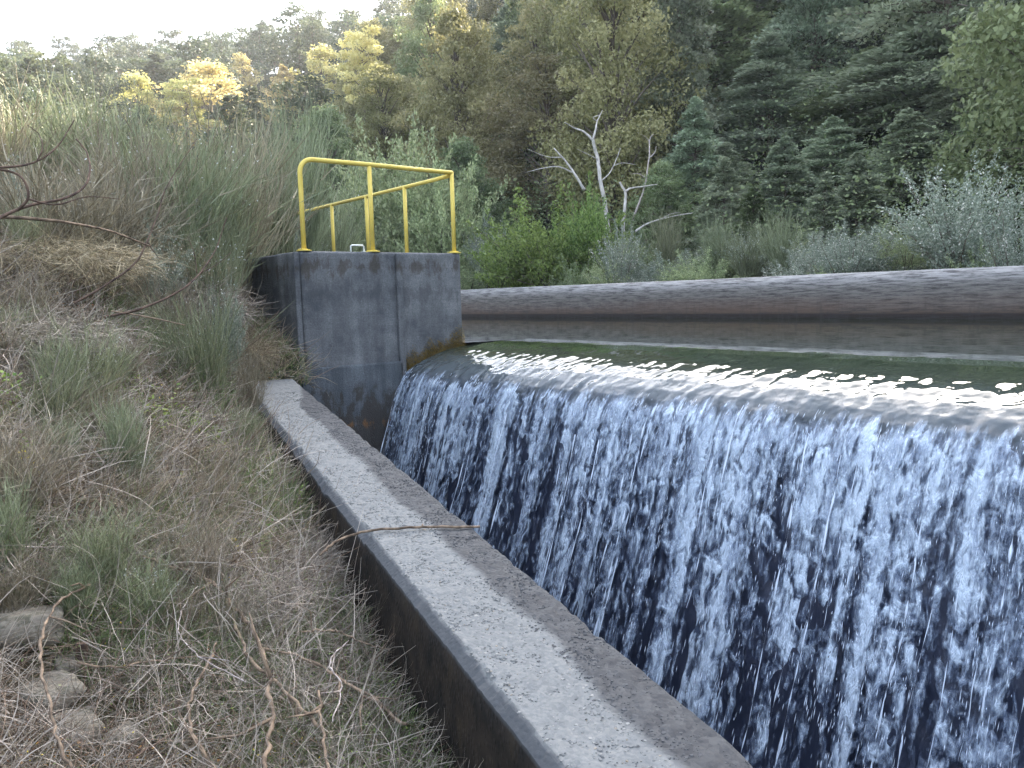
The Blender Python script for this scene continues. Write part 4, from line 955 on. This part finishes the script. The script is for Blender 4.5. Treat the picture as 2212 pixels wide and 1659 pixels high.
bits(16000, 'herb_leaves', 'small green herb and bramble leaves in patches on the bank', 'lime', (.007, .017), (.01, .12), nz_(1.3, 204, .25, .55))
bits(9000, 'herb_leaves', 'small green leaves crowding the foot of the parapet', 'bush', (.006, .014), (.01, .16), wallside, rr=(1.1, 7))
bits(7000, 'leaf_litter', 'scattered rusty and yellow dead leaves', 'rusty', (.007, .016), (.0, .07), nz_(1.5, 206, .0, .4))
bits(900, 'yellow_leaves', 'scattered small yellow leaves on the bank', 'yellow', (.008, .015), (.02, .10), nz_(1.1, 208, .2, .5))
# dense mat falling over the bank edge next to the pier
def heap(px, py, n, sx, sy, hz, label, mat='dry', ln=(.12, .4), w_=(.004, .007)):
    c = hit(px, py); q = rdir(n, 1) * (rng.random(n) ** .4)[:, None]; P = c + q * np.array([sx, sy, hz]) + [0, 0, hz * .6]
    P[:, 2] = np.maximum(P[:, 2], T(P[:, 0], P[:, 1])); D = rdir(n, .5) + [.2, -.4, 0]; D /= np.linalg.norm(D, axis=1)[:, None]
    me, _ = rib_mesh('brush_heap', P - c, D, rng.uniform(*ln, n), rng.uniform(*w_, n), M[mat], seg=5, bend=1.0, grav=.5, curl=.15)
    o = link('brush_heap', me); o.location = tuple(c); tag(o, label, 'brush heap'); return o
heap(530, 775, 2200, .20, .3, .10, 'heap of dry grass sagging over the bank beside the pier corner')
heap(410, 700, 5200, .6, .6, .26, 'greyish brush heap on the bank below the white tufted bushes', 'drygrey')
heap(300, 620, 5600, .9, .7, .28, 'pale matted grass heap on the crest of the left bank', 'dry')
heap(60, 760, 3000, .6, .6, .15, 'dark twiggy brush heap at the left edge', 'drygrey')
heap(120, 600, 3600, .8, .6, .2, 'brown brush heap under the dead broom at the left edge', 'dry')
heap(640, 1260, 2600, .26, .34, .12, 'pale curled dry brush heap leaning on the parapet foot', 'drygrey', (.08, .3), (.002, .004))
heap(520, 1330, 3200, .34, .34, .10, 'tangled grey brush heap between the two thick brown stems', 'drygrey', (.08, .3), (.002, .0035))

# thick dead stems lying on and arching over the bank
def stem(label, pts, r0, r1, mat='stem', lift=.05, arch=.0, name='dead_stick', cat='stick', twigs=0, fixed=None):
    k = len(pts); P = []
    for i, (x, y) in enumerate(pts):
        t = i / (k - 1); P.append(hit(x, y, lift + .09 + arch * math.sin(math.pi * t)) if fixed is None else at(x, y, fixed[i] if not np.isscalar(fixed) else fixed))
    O = P[0]; Wp = [np.array(p, float) for p in smooth_path([p - O for p in P], 6)]
    Wp = [p + rng.normal(0, r0 * .5, 3) for p in Wp]; b = PB(); rad = .66 * np.linspace(r0, r1, len(Wp)) * rng.uniform(.78, 1.25, len(Wp)); b.tube(Wp, list(rad), 8)
    for _ in range(twigs + 2):
        j = rng.integers(1, len(Wp) - 2); d = unit(unit(Wp[j + 1] - Wp[j]) + rng.normal(0, .6, 3)); L = rng.uniform(.08, .28); q = [Wp[j], Wp[j] + d * L * .5 + rng.normal(0, .01, 3), Wp[j] + d * L + rng.normal(0, .03, 3)]
        b.tube(q, [r1 * .7, r1 * .5, r1 * .2], 4)
    o = b.make(name, M[mat], smooth=True, loc=tuple(O)); return tag(o, label, cat)
stem('thickest brown dead stem curving down to the bottom edge of the photo', [(307, 1204), (442, 1249), (504, 1307), (545, 1360), (574, 1430), (586, 1512), (582, 1585), (567, 1680)], .010, .012, lift=.10, twigs=3)
stem('slimmer brown stem running parallel just right of the thickest one', [(470, 1270), (504, 1331), (529, 1409), (582, 1462), (639, 1520), (692, 1573)], .009, .010, lift=.08, twigs=2)
stem('long brown stem sloping right from the tangle towards the parapet foot', [(565, 1401), (656, 1421), (737, 1466), (799, 1507), (880, 1570)], .008, .009, lift=.08, twigs=3)
stem('pale arched stem bowing left in front of the rocks', [(197, 1262), (135, 1294), (94, 1356), (90, 1421), (102, 1503), (127, 1602), (175, 1690)], .0075, .007, lift=.12, arch=.06)
stem('curved brown stem leading up to the single bright yellow leaf', [(332, 1274), (328, 1225), (348, 1180), (410, 1143), (508, 1096)], .008, .006, lift=.07)
stem('crooked grey-brown stem rising from the bottom edge left of the thickest stem', [(470, 1680), (410, 1565), (414, 1503), (442, 1446), (467, 1389)], .009, .006, lift=.08, twigs=2)
stem('short upright brown stub near the bottom edge', [(688, 1491), (696, 1585), (711, 1690)], .008, .009, lift=.10)
stem('brown broken stick end poking against the dark side of the parapet', [(650, 1365), (713, 1362), (745, 1368), (798, 1393), (843, 1404)], .007, .004, lift=.12)
stem('thin brown stem lying level above the tree stump', [(164, 1434), (254, 1440), (369, 1423), (462, 1417)], .006, .004, lift=.06)
stem('long thin whitish twig looping through the middle of the bank', [(426, 1266), (393, 1319), (389, 1372), (442, 1425), (532, 1475)], .004, .003, 'stem_grey', lift=.09)
stem('straight pale grey stick lying at the left edge', [(-20, 1189), (90, 1182), (182, 1182)], .006, .004, 'stem_grey', lift=.06)
stem('upright wavy white twig close to the parapet', [(753, 1384), (712, 1430), (737, 1483), (717, 1561)], .004, .004, 'stem_grey', lift=.10)
stem('thin brown stem crossing low at the left under the green patch', [(100, 1060), (200, 1100), (310, 1150)], .006, .004, lift=.06)
stem('pale forked dry stalk standing in the straw', [(390, 1140), (410, 1110), (425, 1060)], .005, .003, 'stem_grey', lift=.07, twigs=3)
stem('dark stick half buried in the bottom left corner', [(250, 1659), (350, 1600), (500, 1545)], .006, .004, 'stem_dark', lift=.05)
stem('reddish stem arching among brush at the left edge', [(0, 1010), (100, 1005), (200, 1040), (290, 1080)], .006, .004, 'stem', lift=.08)
def stump():
    c = hit(178, 1460); b = PB(); b.tube([c * 0 + (0, 0, -.04), (0, .0, .06), (.01, 0, .13)], [.03, .024, .022], 9); o = b.make('stump', M['stem_dark'], smooth=False, bevel=.003, loc=tuple(c)); tag(o, 'small dark mossy cut stump right of the pale rocks', 'stump')
stump()
# stick across the parapet
def wall_stick():
    pts = []
    for x, y in [(690, 1185), (730, 1168), (790, 1148), (860, 1141), (940, 1138), (1037, 1138)]:
        d = ray(x, y); best = min(np.arange(1.5, 6, .01), key=lambda t: abs((d * t / PF)[2] - (WR0[2] + (WR1 - WR0)[2] * np.clip((WR0[1] - (d * t / PF)[1]) / (WR0[1] - WR1[1]), 0, 1)) - .012)); pts.append(d * best / PF)
    pts[0][2] += -.03; O = pts[0]; b = PB(); W3 = smooth_path([p - O for p in pts], 6); b.tube([p + rng.normal(0, .0012, 3) for p in W3], list(np.linspace(.006, .0065, len(W3))), 8)
    b.tube([W3[22], W3[22] + [.01, .01, .012]], [.007, .003], 6); o = b.make('stick', M['stem'], smooth=True, loc=tuple(O)); tag(o, 'brown stick lying across the top of the concrete parapet', 'stick')
wall_stick()
# bare branches arching in from the upper left
traced('bare_branch', 'thick brown bare branch reaching in from the left edge', 'branch', [([(-60, 466, 4.2), (0, 468, 4.2), (100, 475, 4.3), (180, 487, 4.5), (240, 500, 4.7), (325, 532, 5.0)], .011, .005)], M['stem'], .01)
traced('bare_branch', 'dark forked bare branch curling upward at the left edge', 'branch', [
    ([(-60, 500, 3.9), (0, 470, 4.0), (40, 452, 4.1), (80, 440, 4.2), (140, 428, 4.3), (180, 405, 4.4), (194, 370, 4.5), (188, 330, 4.6), (165, 300, 4.6)], .010, .004),
    ([(40, 452, 4.1), (60, 430, 4.1), (57, 400, 4.1), (35, 375, 4.1), (-20, 362, 4.1)], .007, .006),
    ([(-40, 362, 4.0), (30, 360, 4.1), (80, 348, 4.2), (125, 315, 4.3), (160, 260, 4.4)], .007, .003), ([(80, 348, 4.2), (92, 320, 4.2), (84, 290, 4.3), (60, 270, 4.3)], .004, .002),
    ([(60, 430, 4.1), (120, 442, 4.2), (190, 425, 4.3), (260, 430, 4.4)], .005, .002)], M['stem_dark'], .01)
traced('bare_branch', 'long thin greenish branch arching right above the bank', 'branch', [([(225, 685, 5.2), (300, 668, 5.4), (380, 633, 5.6), (430, 592, 5.8), (465, 540, 6.0), (490, 470, 6.0)], .009, .004), ([(430, 592, 5.8), (470, 570, 5.9), (500, 545, 6)], .004, .002), ([(425, 590, 5.8), (420, 550, 5.8), (405, 510, 5.8)], .004, .002)], M['stem_dark'], .01)
traced('bare_branch', 'thin dark branch rising through the seed tufted brooms', 'branch', [([(160, 655, 5.3), (230, 615, 5.4), (290, 570, 5.5), (318, 520, 5.6), (340, 465, 5.7), (362, 400, 5.8), (425, 300, 6.0)], .008, .003), ([(318, 520, 5.6), (330, 540, 5.6), (345, 560, 5.6)], .004, .002)], M['stem_dark'], .01)
traced('bare_branch', 'short brown branch lying below the long greenish branch', 'branch', [([(240, 672, 5.3), (320, 685, 5.4), (402, 703, 5.5)], .006, .004)], M['stem'], .01)

# rocks at the lower left
def rock(px, py, sx, sy, sz, seed, label):
    c = hit(px, py); k = 22; m = 12; V = []
    for i in range(m + 1):
        th = math.pi * i / m
        for j in range(k):
            a = 2 * math.pi * j / k; V.append((math.sin(th) * math.cos(a), math.sin(th) * math.sin(a), math.cos(th)))
    V = np.array(V); s_ = 1 + .28 * fbm(V[:, 0] * 1.5, V[:, 1] * 1.5, V[:, 2] * 1.5, seed=seed) + .05 * vnoise(V[:, 0] * 7, V[:, 1] * 7, V[:, 2] * 7, seed)
    V = np.sign(V) * np.abs(V) ** .55 * s_[:, None] * np.array([sx, sy, sz]); idx = np.arange((m + 1) * k).reshape(m + 1, k)
    F = np.stack([idx[:-1], idx[1:], np.roll(idx[1:], -1, 1), np.roll(idx[:-1], -1, 1)], -1).reshape(-1, 4)
    o = link('rock', mesh_np('rock', V, F, MR, True)); o.location = tuple(c + [0, 0, sz * .5]); o.rotation_euler = (.1, -.1, seed); tag(o, label, 'rock')
kk = NT('pale_rock'); v = kk.coord(); n = kk.noise(v, 9, 8, .7); kk.base(kk.mix(kk.ramp(kk.noise(v, 16, 6, .7), [(.5, 0.), (.62, .8)]), kk.ramp(n, [(.3, (.11, .095, .075)), (.6, (.27, .245, .20))]), (.07, .07, .05)), .9, .2); kk.bump(n, .02); MR = kk.m
rock(40, 1375, .16, .12, .07, 3, 'pale flat-topped rock at the left edge')
rock(105, 1515, .13, .09, .05, 5, 'low pale rock slab under the arched stem')
rock(165, 1590, .09, .08, .04, 8, 'mossy rock lowest in the left corner')
rock(265, 1610, .08, .06, .04, 11, 'grey rounded rock sunk in grass right of the mossy one')
rock(150, 1450, .06, .05, .035, 14, 'small pale stone behind the dark stump')

# small plants one can point to
def sprig(px, py, h, label, mat='bush', leaf=.014, n=26, name='leafy_sprig', lean=(0, 0), stems=2, loc=None):
    h *= 1.7; leaf *= 1.15; c = hit(px, py) if loc is None else np.array(loc); root = empty(name, tuple(c), label, 'plant'); b = PB(); P = []; D = []
    for s_ in range(stems):
        d = np.array([lean[0] + rng.normal(0, .2), lean[1] + rng.normal(0, .2), 1]); L = h * rng.uniform(.7, 1); bend = rng.normal(0, .1 * h, 3)
        f = lambda t: d * L * t + bend * t * t; b.tube([f(t) for t in (0, .35, .7, 1)], [.0022, .0018, .0012, .0006], 5)
        for i in range(n): t = .15 + .85 * i / n; o_ = rdir(1, .4)[0]; P.append(f(t) + o_ * leaf * .6); D.append(o_ + [0, 0, .3])
    P = np.array(P); D = np.array(D); D /= np.linalg.norm(D, axis=1)[:, None]; V, F = quads(P, D, rdir(len(P), .5) + [0, 0, 1.2], leaf * rng.uniform(.7, 1.3, len(P)), leaf * .6 * rng.uniform(.8, 1.2, len(P)))
    b.make('stalk', M['stem'], root, True); link('leaves', mesh_np('leaves', V, F, M[mat], False, {'tint': ('FACE', rng.random(len(P)))}), root); return root
sprig(1070, 1640, .16, 'single small leafy sprig rising against the dark parapet side, nearest the bottom edge', n=22, leaf=.008, stems=1)
sprig(915, 1570, .17, 'bushy green sprig growing at the parapet foot near the bottom edge', n=34, leaf=.009, stems=4)
sprig(870, 1520, .12, 'low green sprig half hidden behind the bushier one at the parapet foot', n=26, leaf=.009, stems=3)
sprig(522, 1225, .15, 'small plant topped with one bright yellow leaf cluster', 'yellow', .034, 5, 'yellow_leaved_plant', stems=1)
sprig(570, 1220, .14, 'fresh green leafy plant beside the yellow leaf', 'lime', .020, 16, stems=5)
sprig(645, 1140, .16, 'green leafy plant at the parapet foot behind the yellow leaf', 'lime', .018, 20, stems=6)
sprig(360, 960, .22, 'pale green bramble plant in the middle of the bank', 'lime', .032, 18, 'bramble_plant', stems=6)
sprig(430, 880, .22, 'grey-green bramble plant close to the far end of the parapet', 'bush', .032, 16, 'bramble_plant', stems=6)
sprig(30, 920, .22, 'yellow-green bramble plant at the left edge', 'lime', .034, 14, 'bramble_plant', stems=5)
sprig(95, 1065, .14, 'low yellowing bramble plant left of the straw patch', 'yellow', .022, 9, 'bramble_plant', stems=5)
sprig(60, 1035, .14, 'low green bramble plant above the yellowing one', 'lime', .026, 14, 'bramble_plant', stems=5)
sprig(400, 1290, .10, 'thin green sprig with paired leaves right of the arched brown stem', 'lime', .016, 12, stems=2)
sprig(455, 1385, .10, 'tiny green sprig beside the crooked grey-brown stem', 'lime', .013, 9, stems=2)
sprig(480, 1460, .10, 'orange-leaved sprig near the base of the crooked stem', 'rusty', .014, 10, stems=2)
sprig(600, 960, .26, 'tall orange-tipped dry stalk leaning on the parapet edge', 'rusty', .02, 4, 'dry_stalk', lean=(.25, -.1), stems=2)
# wiry dead tufts leaning on the parapet
DT = proto_broom(51, 90, 'drygrey', 1.0, 0, 1.0, 4)[0]
def dead_tuft(px, py, h, wd, label, rx=0, ry=0):
    c = hit(px, py); o = link('dead_tuft', DT); o.location = tuple(c - [0, 0, .02]); o.scale = (wd, wd, h); o.rotation_euler = (rx, ry, random.uniform(0, 6.28)); tag(o, label, 'dead tuft')
dead_tuft(700, 1200, .30, .26, 'wiry pale dead tuft reaching over the parapet edge beside the stick', 0, .3)
dead_tuft(650, 1090, .28, .24, 'wiry grey dead tuft leaning on the parapet behind the stick', 0, .3)
dead_tuft(740, 1290, .26, .24, 'drooping dead tuft against the dark parapet side below the stick', 0, .4)
dead_tuft(560, 1400, .22, .24, 'spiky grey dead tuft in the middle of the stem tangle')
dead_tuft(440, 1180, .24, .22, 'pale dry tuft standing on the straw patch')
dead_tuft(300, 1500, .22, .24, 'grey dead tuft near the bottom between stump and crooked stem')
dead_tuft(640, 1580, .20, .22, 'curly whitish dead tuft near the bottom edge right of the thick stem')
dead_tuft(810, 1610, .20, .22, 'pale dead tuft at the bottom edge under the green sprigs')
dead_tuft(120, 1200, .26, .26, 'brownish dead tuft above the pale rocks')
dead_tuft(60, 880, .4, .34, 'dark reddish dead tuft by the left edge halfway down')
# moss hanging at the water line of the pier
def moss():
    n = 3400; t = rng.random(n); x = 5.08 + t * .88; zl = -.60 - .28 * (1 - t) ** 1.4 + .05; P = np.stack([x, 8.645 + 0 * t, zl + rng.random(n) ** 1.5 * (.17 + .13 * fbm(t * 14, t * 0, seed=7)) * rng.uniform(.4, 1.35, n) - .03], 1) - np.array(pier.location)
    D = rdir(n, .6); D[:, 1] = -np.abs(D[:, 1]) - .2; D /= np.linalg.norm(D, axis=1)[:, None]
    me, _ = rib_mesh('moss', P, D, rng.uniform(.015, .06, n), rng.uniform(.003, .007, n), [M['moss']], seg=3, bend=.5, grav=1.2); o = link('moss', me, pier); o['kind'] = 'stuff'
M['moss'] = leaf_mat('orange_green_moss', (.05, .045, .01), (.26, .17, .04), .2, .05)
moss()

# ------------------------------------------------------------------ air
def haze():
    b = PB(); b.box((-430, -430, -6), (430, 430, 140)); m = bpy.data.materials.new('valley_air'); m.use_nodes = True; t = m.node_tree
    t.nodes.remove(t.nodes['Principled BSDF']); v = t.nodes.new('ShaderNodeVolumePrincipled'); v.inputs['Color'].default_value = (.86, .92, 1, 1); v.inputs['Density'].default_value = .00055; v.inputs['Anisotropy'].default_value = .3
    t.links.new(v.outputs[0], t.nodes['Material Output'].inputs['Volume']); o = b.make('haze', m); tag(o, 'thin pale haze filling the valley air', kind='stuff')
haze()
